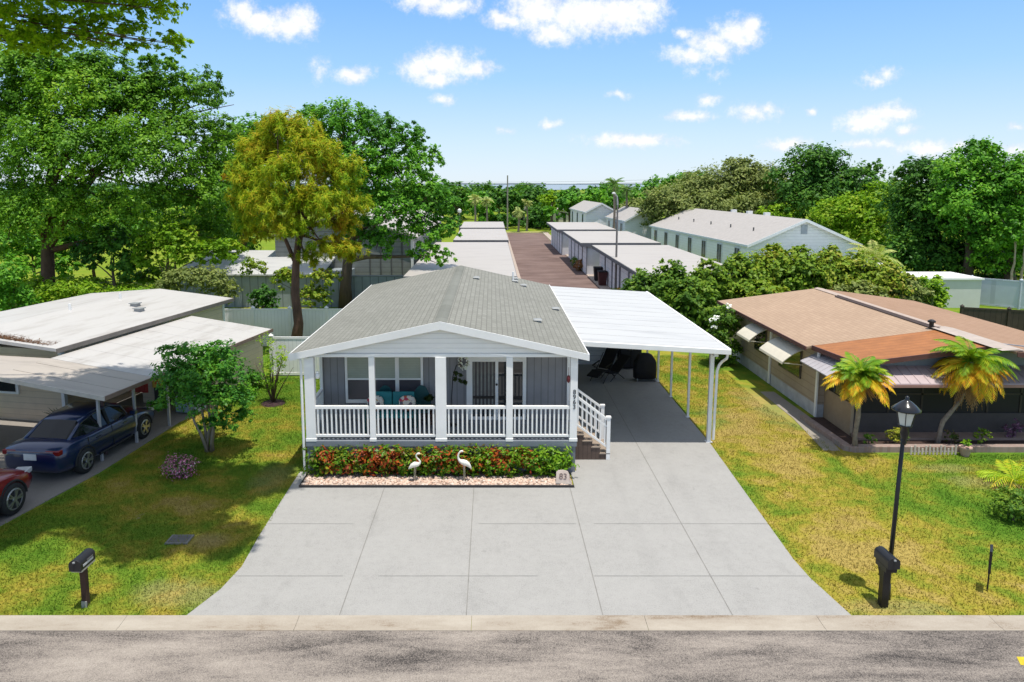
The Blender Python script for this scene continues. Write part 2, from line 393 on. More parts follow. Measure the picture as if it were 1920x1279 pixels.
WAT=NT('far_water'); WAT.bsdf((.22,.25,.27),.25,0,.5,bump=WAT.noise(.05,4),bstr=.2)
mb=MB(); mb.quad((-6000,900,.3),(6000,900,.3),(6000,8900,.3),(-6000,8900,.3)); struct(mb.build('water',WAT.m))
# far shore along the horizon
mb=MB(); 
for i in range(-14,15):
    rr=random.Random(i); mb.box(i*420-215,i*420+215+rr.uniform(0,40),8300+rr.uniform(0,200),8800,.2,9+rr.uniform(0,9))
SH=NT('far_shore'); SH.bsdf((.20,.25,.28),.9); struct(mb.build('hills',SH.m))
def roadmat():
    t=NT('worn_asphalt'); co=t.coord()
    st=t.noise(.75,6,.7,vec=co,stretch=(.34,1.25,1),dist=.25); gr=t.noise(42,4,.9,vec=co); g2=t.noise(11,5,.8,vec=co)
    f=t.math('ADD',t.math('MULTIPLY_ADD',st,1.3,-.14),t.math('MULTIPLY_ADD',gr,1.3,-.65)); f=t.math('ADD',f,t.math('MULTIPLY_ADD',g2,.3,-.15))
    c=t.ramp(f,[(.24,(.03,.027,.026)),(.38,(.115,.10,.091)),(.50,(.225,.195,.172)),(.62,(.295,.256,.222)),(.80,(.385,.34,.295))])
    t.bsdf(c,.9,0,.25,bump=gr,bstr=.5,bdist=.02); return t.m
mb=MB(); mb.quad((-60,-2,.004),(60,-2,.004),(60,11.26,.004),(-60,11.26,.004)); struct(mb.build('road',roadmat()))
mb=MB(); y_=G(1912,1240); mb.prism([(y_.x-.06,y_.y-.10,.008),(y_.x+.5,y_.y-.12,.008),(y_.x+.5,y_.y+.08,.008),(y_.x+.02,y_.y+.10,.008)],(0,0,.002)); struct(mb.build('road_marking',mat('yellow_road_paint',(.55,.42,.02),.8,.25,8)))
def kerbmat():
    t=NT('stained_kerb_concrete'); co=t.coord()
    n=t.noise(1.3,6,.7,vec=co,stretch=(.5,1.4,1)); g=t.noise(40,4,.8,vec=co)
    n=t.math('ADD',n,t.math('MULTIPLY_ADD',t.noise(.35,5,.7,vec=co,stretch=(.6,3,1)),.8,-.38)); c=t.ramp(t.math('ADD',n,t.math('MULTIPLY_ADD',g,.45,-.22)),[(.3,(.21,.155,.105)),(.45,(.335,.288,.235)),(.7,(.41,.365,.305))])
    t.bsdf(c,.85,0,.2,bump=g,bstr=.3); return t.m
mb=MB(); x=-40.
while x<40:
    x1=min(40,x+3.05); mb.prism([(x,11.26,-.15),(x,11.26,.012),(x,11.40,.012),(x,11.66,.035),(x,11.66,-.15)],(x1-x-.006,0,0)); x=x1
struct(mb.build('kerb',kerbmat()))
def concmat(name,col,spots=.25):
    t=NT(name); co=t.coord(); n=t.noise(.7,6,.7,vec=co); g=t.noise(45,4,.85,vec=co); m=t.noise(6,5,.75,vec=co,dist=.3)
    f=t.math('ADD',t.math('MULTIPLY_ADD',n,.3,.175),t.math('MULTIPLY_ADD',m,.3,.175)); f=t.math('ADD',f,t.math('MULTIPLY_ADD',g,1.0,-.65))
    c=t.ramp(f,[(.3,sc(col,.74)),(.5,col),(.75,sc(col,1.12))])
    st=t.val(t.noise(1.6,5,.7,vec=co,stretch=(1,.35,1)),.58,.75,0,spots*1.6); c=t.mix(st,c,sc(col,.66)); oil=t.val(t.noise(1.1,3,.5,vec=co,dist=1.2),.70,.78,0,.45); c=t.mix(oil,c,sc(col,.5)); sp2=t.val(t.noise(19,3,.9,vec=co),.66,.72,0,.5); c=t.mix(sp2,c,sc(col,.6)); spx=t.n('ShaderNodeSeparateXYZ'); t.l(co,spx.inputs[0]); tyre=t.math('MULTIPLY',t.val(t.math('ABSOLUTE',t.math('SUBTRACT',t.math('ABSOLUTE',t.math('SUBTRACT',spx.outputs['X'],4.0)),.78)),.0,.28,.22,0),t.noise(.9,5,.7,vec=co)); c=t.mix(tyre,c,sc(col,.6))
    t.bsdf(c,.85,0,.25,bump=g,bstr=.25,bdist=.01); return t.m
CONC=concmat('driveway_concrete',(.335,.327,.313)); OLDC=concmat('old_concrete',(.27,.245,.22),.6)
JOINT=mat('dark_joint',(.21,.203,.19),.9)  # plain dark tone of the grooves between driveway slabs
mb=MB()
poly=[(-5.42,11.66),(6.38,11.66),(6.18,12.9),(6.15,13.6),(6.3,17.0),(6.44,20.1),(6.44,30.4),(2.26,30.4),(2.26,18.1),(2.09,18.1),(2.09,17.02),(-4.86,17.02),(-4.86,18.02),(-5.1,18.02),(-5.06,14.6),(-5.0,13.3),(-5.12,12.5)]
mb.prism([(x,y,-.1) for x,y in poly],(0,0,.125)); drv=struct(mb.build('driveway',CONC))
mb=MB(); z=.029
for x,y0,y1 in((-2.7,11.67,17.0),(-.45,11.67,17.0),(1.97,11.67,17.0),(4.27,11.67,29.3)): mb.quad((x-.008,y0,z),(x+.008,y0,z),(x+.008,y1,z),(x-.008,y1,z))
mb.build('control_joint',JOINT,drv)
mb=MB(); z=.033
for y,x0,x1 in((15.1,-5.04,-3.1),(15.1,-.3,1.9),(15.1,2.3,6.2),(12.95,-5.0,-2.9),(12.95,-2.2,.9),(12.95,2.0,6.17),(20.2,3.4,6.43),(24.2,2.5,6.43)): mb.quad((x0,y-.006,z),(x1,y-.006,z),(x1,y+.006,z),(x0,y+.006,z))
mb.build('control_joint',mat('faint_joint',(.322,.314,.30),.9),drv)
# neighbour's drive at left
mb=MB(); poly=[(-16,11.66),(-12.0,11.66),(-11.0,15.1),(-10.42,18.0),(-10.05,22.0),(-8.9,27.2),(-14,27.2),(-18,18)]
mb.prism([(x,y,-.1) for x,y in poly],(0,0,.12)); struct(mb.build('driveway',OLDC))
mb=MB(); mb.prism([(x,y,-.1) for x,y in((9.55,19.6),(10.0,19.55),(10.45,22.4),(10.4,25.4),(9.9,25.4),(9.85,22.4))],(0,0,.115)); struct(mb.build('path',concmat('weathered_path',(.30,.27,.23),.5)))
# back road of brick-coloured asphalt
BR=NT('brick_red_paving'); co_=BR.coord()
nf=BR.noise(.5,6,.7,vec=co_,stretch=(.5,1.2,1)); BR.bsdf(BR.ramp(BR.math('ADD',nf,BR.math('MULTIPLY_ADD',BR.noise(14,4,.8,vec=co_),.4,-.2)),[(.3,(.10,.066,.058)),(.5,(.165,.112,.098)),(.72,(.23,.165,.145))]),.9,0,.2)
mb=MB(); mb.quad((2.35,33.6,.006),(8.0,33.6,.006),(7.9,111,.006),(2.35,111,.006)); struct(mb.build('road',BR.m))
mb=MB(); mb.box(1.75,2.35,37.6,111,-.1,.07); mb.box(7.95,8.75,33.6,111,-.1,.07); struct(mb.build('pavement',mat('pinkish_pavement',(.40,.33,.28),.85,.15)))
mb=MB(); mb.box(1.0,9.2,111.1,113.2,-.1,.09); struct(mb.build('pavement',mat('yellowish_end_kerb',(.36,.33,.13),.9,.2)))
# ================================================================ MAIN HOUSE
def shingle(name,cols,axis_swap=True,bw=.3,rh=.14):
    t=NT(name); co=t.coord(); sp=t.n('ShaderNodeSeparateXYZ'); t.l(co,sp.inputs[0]); cb=t.n('ShaderNodeCombineXYZ')
    t.l(sp.outputs['Y'],cb.inputs[0]); t.l(sp.outputs['X'],cb.inputs[1])
    b=t.n('ShaderNodeTexBrick'); t.l(cb.outputs[0],b.inputs['Vector']); b.inputs['Scale'].default_value=1; b.inputs['Brick Width'].default_value=bw; b.inputs['Row Height'].default_value=rh
    b.inputs['Mortar Size'].default_value=.012; b.inputs['Bias'].default_value=0; b.offset=.5
    b.inputs['Color1'].default_value=(*cols[0],1); b.inputs['Color2'].default_value=(*cols[1],1); b.inputs['Mortar'].default_value=(*cols[2],1)
    g=t.noise(30,4,.8,vec=co); n=t.noise(.5,5,.6,vec=co)
    c=t.mix(t.val(g,.35,.7,0,.45),b.outputs['Color'],sc(cols[1],1.25)); c=t.mix(t.val(n,.4,.7,0,.3),c,sc(cols[0],.8))
    t.bsdf(c,.92,0,.15,bump=b.outputs['Fac'],bstr=-.4,bdist=.02); return t.m
SHG=shingle('grey_green_shingles',((.20,.20,.178),(.25,.25,.225),(.125,.125,.112)))
X0,X1,YF,YB,YE=-4.9,2.24,18.06,19.7,30.3   # side walls, porch front, porch back wall, rear wall
ZD,ZB,ZE,ZR,XR=.90,3.18,3.24,4.1,-1.33      # deck, beam underside, eaves, ridge
hs=thing('manufactured_house','grey shingled manufactured house with a railed front porch and white posts','house',(XR,24,0))
def hb(m,name,ma,parent=None,**k): return m.build(name,ma,parent or hs,world=True,**k)
# body walls (grey boards on the porch face, white lap on the sides)
m=MB(); m.box(X0+.06,X1-.06,YB,YB+.12,ZD,ZE-.02); hb(m,'porch_wall',GREYW)
m=MB(); m.box(X0,X0+.12,YB+.122,YE,.55,ZE-.02); m.box(X1-.12,X1,YB+.122,YE,.55,ZE-.02); m.box(X0+.122,X1-.122,YE-.12,YE,.55,ZE-.02); wl=hb(m,'wall',GABLE)
m=MB(); m.box(X0+.03,X1-.03,YF-.06,YF+.02,0,ZD-.17); m.box(X0+.03,X0+.1,YF+.022,YE,0,.54); m.box(X1-.1,X1-.03,YF+.022,YE,0,.54); hb(m,'skirting',SKIRT)
m=MB(); m.box(X0,X1,YF-.09,YB-.002,ZD-.165,ZD); hb(m,'porch_deck',mat('deck_paint',(.20,.22,.25),.6,.12),bevel=.01)
m=MB(); m.box(X0+.04,X1-.04,YF+.06,YB-.004,ZB+.0,ZB+.03); hb(m,'porch_ceiling',WHITE2)
m=MB(); m.box(X0-.02,X1+.02,YF-.07,YF+.055,ZB-.03,ZE-.005); m.box(X0-.02,X0+.1,YF+.057,YB+.1,ZB-.03,ZE-.006); m.box(X1-.1,X1+.02,YF+.057,YB+.1,ZB-.03,ZE-.006); hb(m,'porch_beam',WHITE,bevel=.008)
# gable siding
m=MB(); m.prism([(X0,YF-.04,ZE),(X1,YF-.04,ZE),(XR,YF-.04,ZR-.10)],(0,.1,0)); hb(m,'gable',GABLE)
m=MB(); m.prism([(X0,YE-.1,ZE),(X1,YE-.1,ZE),(XR,YE-.1,ZR-.10)],(0,.1,0)); hb(m,'gable',GABLE)
# roof: two slopes with a ridge cap
EL,ER,ZL=-5.22,2.5,ZE-.0
m=MB(); T=.09
m.prism([(EL,17.92,ZL),(XR,17.92,ZR),(ER,17.92,ZL),(ER,17.92,ZL-T),(XR,17.92,ZR-T),(EL,17.92,ZL-T)],(0,12.75,0)); rf=hb(m,'roof',SHG)
m=MB(); 
for s in(0,1):
    for k in range(38):
        y=17.95+k*.33; dx=.17; sl_=(ZR-ZL)/(XR-EL) if s==0 else (ZR-ZL)/(ER-XR)
        a=[(XR,y,ZR+.006),(XR+(-dx if s==0 else dx),y,ZR-dx*sl_+.012),(XR+(-dx if s==0 else dx),y+.34,ZR-dx*sl_+.006),(XR,y+.34,ZR+.012)]
        m.quad(*(a if s else a[::-1]))
m.build('ridge_cap',shingle('ridge_shingles',((.16,.165,.148),(.2,.205,.185),(.13,.13,.12)),bw=1,rh=1),rf,world=True)
# fascia (rake boards and eaves)
m=MB()
m.prism([(EL-.02,17.90,ZL+.012),(XR,17.90,ZR+.012),(XR,17.90,ZR-.20),(EL-.02,17.90,ZL-.16)],(0,-.03,0)); m.prism([(ER+.02,17.90,ZL+.012),(ER+.02,17.90,ZL-.16),(XR+.001,17.90,ZR-.20),(XR+.001,17.90,ZR+.012)],(0,-.03,0))
m.box(EL-.025,EL+.002,17.905,30.7,ZL-.15,ZL+.01); m.box(ER-.002,ER+.025,17.905,30.7,ZL-.15,ZL+.01)
hb(m,'fascia',WHITE2)
m=MB(); m.quad((EL,17.9,ZL-.105),(EL,30.6,ZL-.105),(X0,30.6,ZE-.03),(X0,17.9,ZE-.03)); hb(m,'soffit',WHITE2)
m=MB(); m.quad((ER,17.9,ZL-.105),(X1,17.9,ZE-.03),(X1,30.6,ZE-.03),(ER,30.6,ZL-.105)); hb(m,'soffit',WHITE2)
# roof vents
VENT=mat('galvanised_vent',(.30,.31,.31),.5,.15,6)
def zroof(x): return ZR-(ZR-ZL)*(x-XR)/(ER-XR)
for u,v in((893,523),(966,524),(966,529),(982,537),(1042,581),(1008,603)):
    p=G(u,v,3.7)
    for _ in range(5): p=G(u,v,zroof(p.x))
    z=zroof(p.x)
    m=MB(); m.box(p.x-.09,p.x+.09,p.y-.09,p.y+.09,z-.03,z+.05); m.add([(p.x-.13,p.y-.13,z+.055),(p.x+.13,p.y-.13,z+.05),(p.x+.13,p.y+.13,z+.06),(p.x-.13,p.y+.13,z+.07),(p.x-.07,p.y-.07,z+.09),(p.x+.07,p.y-.07,z+.09),(p.x+.07,p.y+.07,z+.09),(p.x-.07,p.y+.07,z+.09)],[(0,1,5,4),(1,2,6,5),(2,3,7,6),(3,0,4,7),(4,5,6,7),(3,2,1,0)])
    m.build('roof_vent',VENT,rf,world=True)
m=MB(); m.tube([(.9,29.6,zroof(.9)-.05),(.9,29.6,zroof(.9)+.35)],.04,10); m.build('vent_pipe',WHITE2,rf,world=True)
# posts
posts=[(-4.88,-4.63),(-3.20,-3.05),(-1.47,-1.19),(.38,.55),(2.05,2.24)]
for a,b in posts:
    m=MB(); w_=min(b-a,.2); m.box(a,b,YF-.085,YF-.085+max(.14,w_),ZD-.03,ZB-.03); m.box(a-.015,b+.015,YF-.098,YF-.085+max(.155,w_),ZD-.02,ZD+.06)
    p=hb(m,'porch_post',WHITE,bevel=.006)
for xa in(X0+.02,X1-.1):
    m=MB(); m.box(xa,xa+.08,YB-.1,YB-.02,ZD,ZB-.03); hb(m,'corner_trim',WHITE)
# house number on the right-hand post
for i,ch in enumerate('8963'):
    text('house_number',ch,.17,BLACK,hs,Vector((2.16,YF-.092,2.22-i*.135))-hs.location,(R(90),0,0))
# railings
def rail(a,b,y=None,axis='x',yy=(0,0)):
    m=MB(); zt,zb=1.80,1.02
    if axis=='x':
        m.box(a,b,y-.045,y+.045,zt-.045,zt+.03); m.box(a,b,y-.03,y+.03,zb-.03,zb+.03)
        n=max(2,round((b-a)/.118)); 
        for i in range(n):
            x=a+(b-a)*(i+.5)/n; m.box(x-.021,x+.021,y-.02,y+.02,zb+.03,zt-.045)
    else:
        x=y; m.box(x-.045,x+.045,a,b,zt-.045,zt+.03); m.box(x-.03,x+.03,a,b,zb-.03,zb+.03)
        n=max(2,round((b-a)/.118))
        for i in range(n):
            q=a+(b-a)*(i+.5)/n; m.box(x-.02,x+.02,q-.021,q+.021,zb+.03,zt-.045)
    hb(m,'railing',WHITE)
for (a,b),(c,d) in zip(posts,posts[1:]): rail(b+.001,c-.001,YF-.01)
rail(YF+.12,YB-.1,X0+.06,'y')
# windows: three sashes in one white surround
def sash_window(x0,x1,z0,z1,y,n,parent,glass_top,glass_bot,fw=.07,yaw=None):
    m=MB(); m.box(x0,x1,y-.05,y-.002,z0,z0+fw+.03); m.box(x0,x1,y-.05,y-.002,z1-fw,z1)
    ws=(x1-x0)/n
    for i in range(n+1):
        x=x0+i*ws; e=fw if 0<i<n else fw
        xa=max(x0,x-e/2-.02 if 0<i<n else (x if i==0 else x-e)); xb=min(x1,x+e/2+.02 if 0<i<n else (x+e if i==0 else x))
        m.box(xa,xb,y-.052,y-.002,z0+fw+.031,z1-fw-.001)
    wn=hb(m,'window',WHITE,parent,bevel=.004); zm=(z0+z1)/2
    for i in range(n):
        a=x0+i*ws+fw*.6; b=x0+(i+1)*ws-fw*.6
        mm=MB(); mm.box(a,b,y-.03,y-.006,z0+fw,zm); mm.build('pane',glass_bot,wn,world=True)
        mm=MB(); mm.box(a,b,y-.022,y-.004,zm+.001,z1-fw); mm.build('pane',glass_top,wn,world=True)
        mm=MB(); mm.box(a,b,y-.042,y-.012,zm-.022,zm+.022); mm.build('sash_rail',WHITE,wn,world=True)
    return wn
sash_window(-4.17,-1.95,1.40,2.80,YB,3,hs,GLASSB,GLASSD)
# sliding door
def blinds():
    t=NT('vertical_blinds_behind_glass'); sp=t.n('ShaderNodeSeparateXYZ'); t.l(t.coord(),sp.inputs[0])
    f=t.math('FRACT',t.math('MULTIPLY',sp.outputs['X'],9.5)); st=t.math('LESS_THAN',f,.42)
    c=t.mix(t.math('MULTIPLY',st,t.val(t.noise(2.2,3,.6),.3,.65,.25,1)),(.03,.036,.045),(.21,.23,.22)); t.bsdf(c,.15,0,.6); return t.m
BL=blinds()
m=MB(); x0,x1,z0,z1=-.72,.98,ZD+.005,2.78; m.box(x0,x0+.17,YB-.06,YB-.002,z0,z1); m.box(x1-.1,x1,YB-.06,YB-.002,z0,z1); m.box(x0+.171,x1-.101,YB-.06,YB-.002,z1-.17,z1); m.box(x0+.171,x1-.101,YB-.06,YB-.002,z0,z0+.09)
dr=hb(m,'sliding_door',WHITE,bevel=.006)
m=MB(); m.box(x0+.172,.10,YB-.035,YB-.008,z0+.091,z1-.171); m.build('pane',BL,dr,world=True)
m=MB(); m.box(.19,x1-.102,YB-.045,YB-.012,z0+.091,z1-.171); m.build('pane',GLASS,dr,world=True)
m=MB(); m.box(.10,.185,YB-.055,YB-.007,z0+.091,z1-.171); m.build('stile',WHITE,dr,world=True)
m=MB(); m.box(x0+.172,.10,YB-.05,YB-.036,z0+.62,z0+.70); m.box(.19,x1-.102,YB-.058,YB-.046,z0+.62,z0+.70); m.build('crossbar',BLACK,dr,world=True)
m=MB(); m.tube([(.14,YB-.06,1.95),(.14,YB-.1,1.95)],.03,10); m.build('handle',BLACK,dr,world=True)
# white downspout at the left corner
m=MB(); m.tube([(-4.99,18.0,ZL-.12),(-4.96,18.0,3.0),(-4.96,18.0,.1)],.035,8); hb(m,'downspout',WHITE)
# ---- carport
cp=thing('carport','white flat-roofed metal carport over the grey concrete beside the main house','carport',(4.5,25,0))
def cb(m,n,ma,p=None,**k): return m.build(n,ma,p or cp,world=True,**k)
def panroof(name='white_roof_pans',col=(.50,.50,.495),dirt=(.38,.38,.385),ax='X'):
    t=NT(name); co=t.coord(); n=t.noise(1.1,6,.65,vec=co,stretch=(.35,1.8,1) if ax=='X' else (1.8,.35,1)); g=t.noise(10,4,.7,vec=co)
    c=t.mix(t.val(n,.5,.72,0,.75),col,dirt); c=t.mix(t.val(g,.55,.8,0,.25),c,dirt); t.bsdf(c,.5,0,.4); return t.m
PAN=panroof()
def zc(x): return 3.18-(x-2.45)*.060
m=MB(); y0,y1=19.8,30.8; xa,xb=2.42,6.74
m.prism([(xa,y0,zc(xa)),(xb,y0,zc(xb)),(xb,y0,zc(xb)-.08),(xa,y0,zc(xa)-.08)],(0,y1-y0,0))
rp=cb(m,'roof_panel',PAN)
m=MB()
k=y0+.15
while k<y1:
    m.bar((xa+.02,k,zc(xa)+.001),(xb-.02,k,zc(xb)+.001),.03,.01); k+=.92
m.build('roof_seam',PAN,rp,world=True)
m=MB(); m.prism([(xa,y0-.10,zc(xa)+.015),(xb+.06,y0-.10,zc(xb)+.015),(xb+.06,y0-.10,zc(xb)-.13),(xa,y0-.10,zc(xa)-.13)],(0,.098,0)); m.box(xb+.002,xb+.09,y0,y1,zc(xb)-.13,zc(xb)+.02); cb(m,'gutter',WHITE2,bevel=.01)
m=MB(); m.box(6.38,6.50,y0+.1,y1-.3,zc(6.4)-.25,zc(6.4)-.085); cb(m,'beam',WHITE2)
for y in(20.25,22.5,24.75,26.75,28.7,30.3):
    m=MB(); s=.055 if y<20.5 else .034; m.box(6.43-s,6.43+s,y-s,y+s,.026,zc(6.43)-.25); m.box(6.43-s*1.7,6.43+s*1.7,y-s*1.7,y+s*1.7,.026,.045); cb(m,'post',WHITE2)
m=MB(); m.tube([(6.76,19.85,zc(6.75)-.12),(6.74,19.9,2.64),(6.68,20.1,2.50),(6.62,20.16,2.38),(6.58,20.2,2.2),(6.56,20.22,.1)],.04,8); cb(m,'downspout',WHITE2)
# storage room at the rear of the carport
sh=thing('storage_room','pale storage room closing the back end of the white carport','shed',(4.1,29.9,0))
m=MB(); m.box(2.5,5.98,29.36,30.75,.03,2.68); m.build('wall',lap('pale_shed_siding',(.80,.80,.82),.2,'Z',.06),sh,world=True)
m=MB(); m.box(2.85,3.7,29.32,29.357,.06,2.1); d=m.build('door',WHITE2,sh,world=True,bevel=.01); m=MB(); m.tube([(3.6,29.32,1.05),(3.6,29.26,1.05)],.03,8); m.build('handle',BLACK,d,world=True)
m=MB(); m.box(2.48,6.0,29.34,30.78,2.682,2.74); m.build('roof',PAN,sh,world=True)
# ---- porch steps
st=thing('porch_steps','brown side-boarded porch steps with white railings beside the hedge','steps',(2.8,19.4,.03))
S0,S1=18.86,20.0
def sb(m,n,ma,p=None,**k): return m.build(n,ma,p or st,world=True,**k)
rise=[(2.30,.74),(2.54,.74),(2.54,.56),(2.78,.56),(2.78,.38),(3.0,.38),(3.0,.20),(3.24,.20)]
for y in(S0,S1-.05):
    m=MB(); m.prism([(2.30,y,.03)]+[(x,y,z) for x,z in rise]+[(3.24,y,.03)],(0,.05,0)); sb(m,'side_panel',BROWN)
for i,(xa,xb,z) in enumerate(((2.28,2.55,.76),(2.5,2.79,.58),(2.75,3.02,.40),(2.98,3.28,.22))):
    m=MB(); m.box(xa,xb,S0-.02,S1+.02,z-.035,z); m.box(xa+.03,xa+.05,S0+.051,S1-.051,z-.18,z-.036); sb(m,'tread',TREADM,bevel=.006)
for y in(S0+.03,S1-.03):
    m=MB(); top0=Vector((2.30,y,1.84)); top1=Vector((3.2,y,1.16)); lo0=Vector((2.30,y,1.06)); lo1=Vector((3.2,y,.38))
    m.bar(top0,top1,.07,.06); m.bar(top0-Vector((0,0,.2)),top1-Vector((0,0,.2)),.045,.045); m.bar(lo0,lo1,.055,.05)
    for i in range(7):
        t=(i+.6)/7.2; a=lo0.lerp(lo1,t); b=top0.lerp(top1,t); m.box(a.x-.018,a.x+.018,y-.018,y+.018,a.z,b.z)
    m.box(3.17,3.27,y-.05,y+.05,.03,1.22); m.box(3.155,3.285,y-.065,y+.065,1.22,1.26)
    sb(m,'railing',WHITE)
# ---- porch furniture
TEAL=mat('teal_fabric',(.012,.17,.185),.6,.2,5.); TEALD=mat('dark_teal_paint',(.008,.07,.075),.5,.15)
FLOR=NT('floral_cushion'); cf=FLOR.coord(); vn=FLOR.n('ShaderNodeTexVoronoi'); vn.inputs['Scale'].default_value=13; FLOR.l(cf,vn.inputs['Vector'])
sepc=FLOR.n('ShaderNodeSeparateColor'); FLOR.l(vn.outputs['Color'],sepc.inputs[0])
FLOR.bsdf(FLOR.ramp(sepc.outputs[0],[(.0,(.62,.58,.5)),(.42,(.62,.58,.5)),(.45,(.5,.12,.05)),(.62,(.45,.05,.09)),(.7,(.55,.28,.05)),(.85,(.12,.10,.12)),(.95,(.6,.55,.5))],'CONSTANT'),.8)
by=18.75
bn=thing('porch_bench','teal two-seat porch bench behind the white railing, under the windows','bench',(-2.75,by,ZD))
m=MB(); m.box(-3.38,-2.12,by-.25,by+.28,1.33,1.40); m.build('seat',TEAL,bn,world=True,bevel=.02)
for xa,xb in((-3.36,-2.76),(-2.74,-2.14)):
    m=MB(); m.obox((0,0,0),xb-xa,.07,.50,Matrix.Rotation(R(-10),3,'X')); m.v=[(p[0]+(xa+xb)/2,p[1]+by+.30,p[2]+1.66) for p in m.v]; m.build('backrest',TEAL,bn,world=True,bevel=.025)
for xa in(-3.44,-2.10):
    m=MB(); m.box(xa,xa+.05,by-.25,by+.3,1.56,1.61); m.box(xa,xa+.05,by-.25,by-.19,ZD,1.56); m.box(xa,xa+.05,by+.22,by+.28,ZD,1.56); m.build('arm_frame',TEALD,bn,world=True,bevel=.008)
for x,l in((-3.2,'floral cushion at the left end of the teal porch bench'),(-2.32,'floral cushion at the right end of the teal porch bench')):
    m=MB(); n=10; secs=[]
    for i in range(9):
        a=-math.pi/2+math.pi*i/8; secs.append([( .23*math.cos(th)*abs(math.cos(a))**.5*(1+.12*abs(math.sin(2*th))), .08*math.sin(a), .21*math.sin(th)*abs(math.cos(a))**.5*(1+.12*abs(math.sin(2*th)))) for th in [k*2*math.pi/16 for k in range(16)]])
    m.loft(secs); o=m.build('cushion',FLOR.m,smooth=True); o.location=(x,by+.14,1.63); o.rotation_euler=(R(-14),0,R(8)); tag(o,l,'cushion','floral cushions on the porch bench')
for x,l in((-3.0,'dark teal porch chair standing behind the left half of the bench'),(-1.98,'dark teal porch chair standing behind the right end of the bench')):
    t=thing('porch_chair',l,'chair',(x,19.2,ZD),0,'dark teal chairs on the porch')
    m=MB(); m.box(-.25,.25,-.22,.22,.42,.46); m.build('seat',TEALD,t,bevel=.01)
    m=MB(); pts=[(.27*math.cos(a),0,.45+.62*math.sin(a)+.02) for a in [k*math.pi/12 for k in range(13)]]; m.prism([(p[0],.22,p[2]) for p in pts],(0,.035,0)); m.build('backrest',TEALD,t,bevel=.008)
    for sx in(-.22,.22):
        for sy in(-.19,.2):
            m=MB(); m.box(sx-.02,sx+.02,sy-.02,sy+.02,0,.42); m.build('leg',TEALD,t)
# tall stand with a dark leafy hanging plant and a pale flower wreath on the wall
pl=thing('hanging_plant','dark leafy plant hung from a thin curved stand left of the sliding door','plant',(-1.02,19.2,ZD))
m=MB(); m.tube([(-1.1,19.2,ZD),(-1.12,19.2,1.7),(-1.08,19.2,2.3),(-.98,19.2,2.62),(-.86,19.2,2.66),(-.82,19.2,2.58)],.014,6); m.lathe([(.14,0),(.14,.02),(.02,.03)],(-1.1,19.2,ZD)); m.build('stand',BLACK,pl,world=True)
rng=np.random.default_rng(5); P,N=clump_points([((-.9,19.2,2.32),(.2,.16,.2)),((-.8,19.2,2.12),(.12,.12,.2))],420,.09,rng)
DKL=leafmat('dark_house_plant_leaf',[(.008,.02,.006),(.02,.035,.012),(.03,.02,.012)]); link('foliage',leafmesh('foliage',P,N,.10,.45,rng,DKL,droop=.4),pl,world=True)
wr=thing('door_wreath','pale flowered wreath hung on the grey wall left of the sliding door','wreath',(-.86,YB-.05,2.62))
PALEF=leafmat('pale_petal',[(.55,.45,.38),(.6,.56,.52),(.5,.4,.3)],.15); 
m=MB(); m.tube([( -.8+.11*math.cos(a),YB-.05,2.6+.17*math.sin(a)) for a in [k*2*math.pi/14 for k in range(15)]],.03,7); m.build('ring',mat('twig',(.2,.14,.09),.9),wr,world=True)
P=np.array([[-.8+.11*math.cos(a)+rng.normal()*.03,YB-.09+rng.normal()*.02,2.6+.17*math.sin(a)+rng.normal()*.03] for a in rng.uniform(0,6.28,130)]); link('flowers',leafmesh('flowers',P,rng.normal(size=P.shape)+np.array([0,-1,0]),.055,.8,rng,PALEF),wr,world=True)
# potted dark plant by the middle post
pt=thing('potted_plant','small dark potted plant on the porch deck behind the wide middle post','plant',(-1.72,19.3,ZD))
m=MB(); m.lathe([(.11,0),(.15,.3),(.165,.31),(.165,.36),(.13,.36)],n=14); m.build('pot',mat('terracotta_dark',(.09,.05,.04),.8),pt)
P,N=clump_points([((0,0,.62),(.17,.17,.26))],500,.1,rng); link('foliage',leafmesh('foliage',P,N,.11,.4,rng,DKL),pt)
# red ornament hanging by the right-hand post
m=MB(); m.lathe([(.01,0),(.045,.05),(.05,.12),(.035,.19),(.01,.21)],n=10); m.tube([(0,0,.2),(0,0,.42)],.006,5); o=m.build('hanging_ornament',mat('dull_red_glaze',(.13,.02,.025),.4),smooth=True); o.location=(2.0,18.0,2.46); tag(o,'small dark red ornament hanging beside the numbered porch post','ornament')
m=MB(); m.tube([(0,0,0),(.0,0,.06)],.035,12); m.lathe([(.055,.0),(.06,-.11),(.03,-.14)],n=10); o=m.build('porch_lantern',WHITE,smooth=True); o.location=(-4.55,18.05,2.7); tag(o,'little white lantern hanging from the porch beam at the left corner post','lantern')
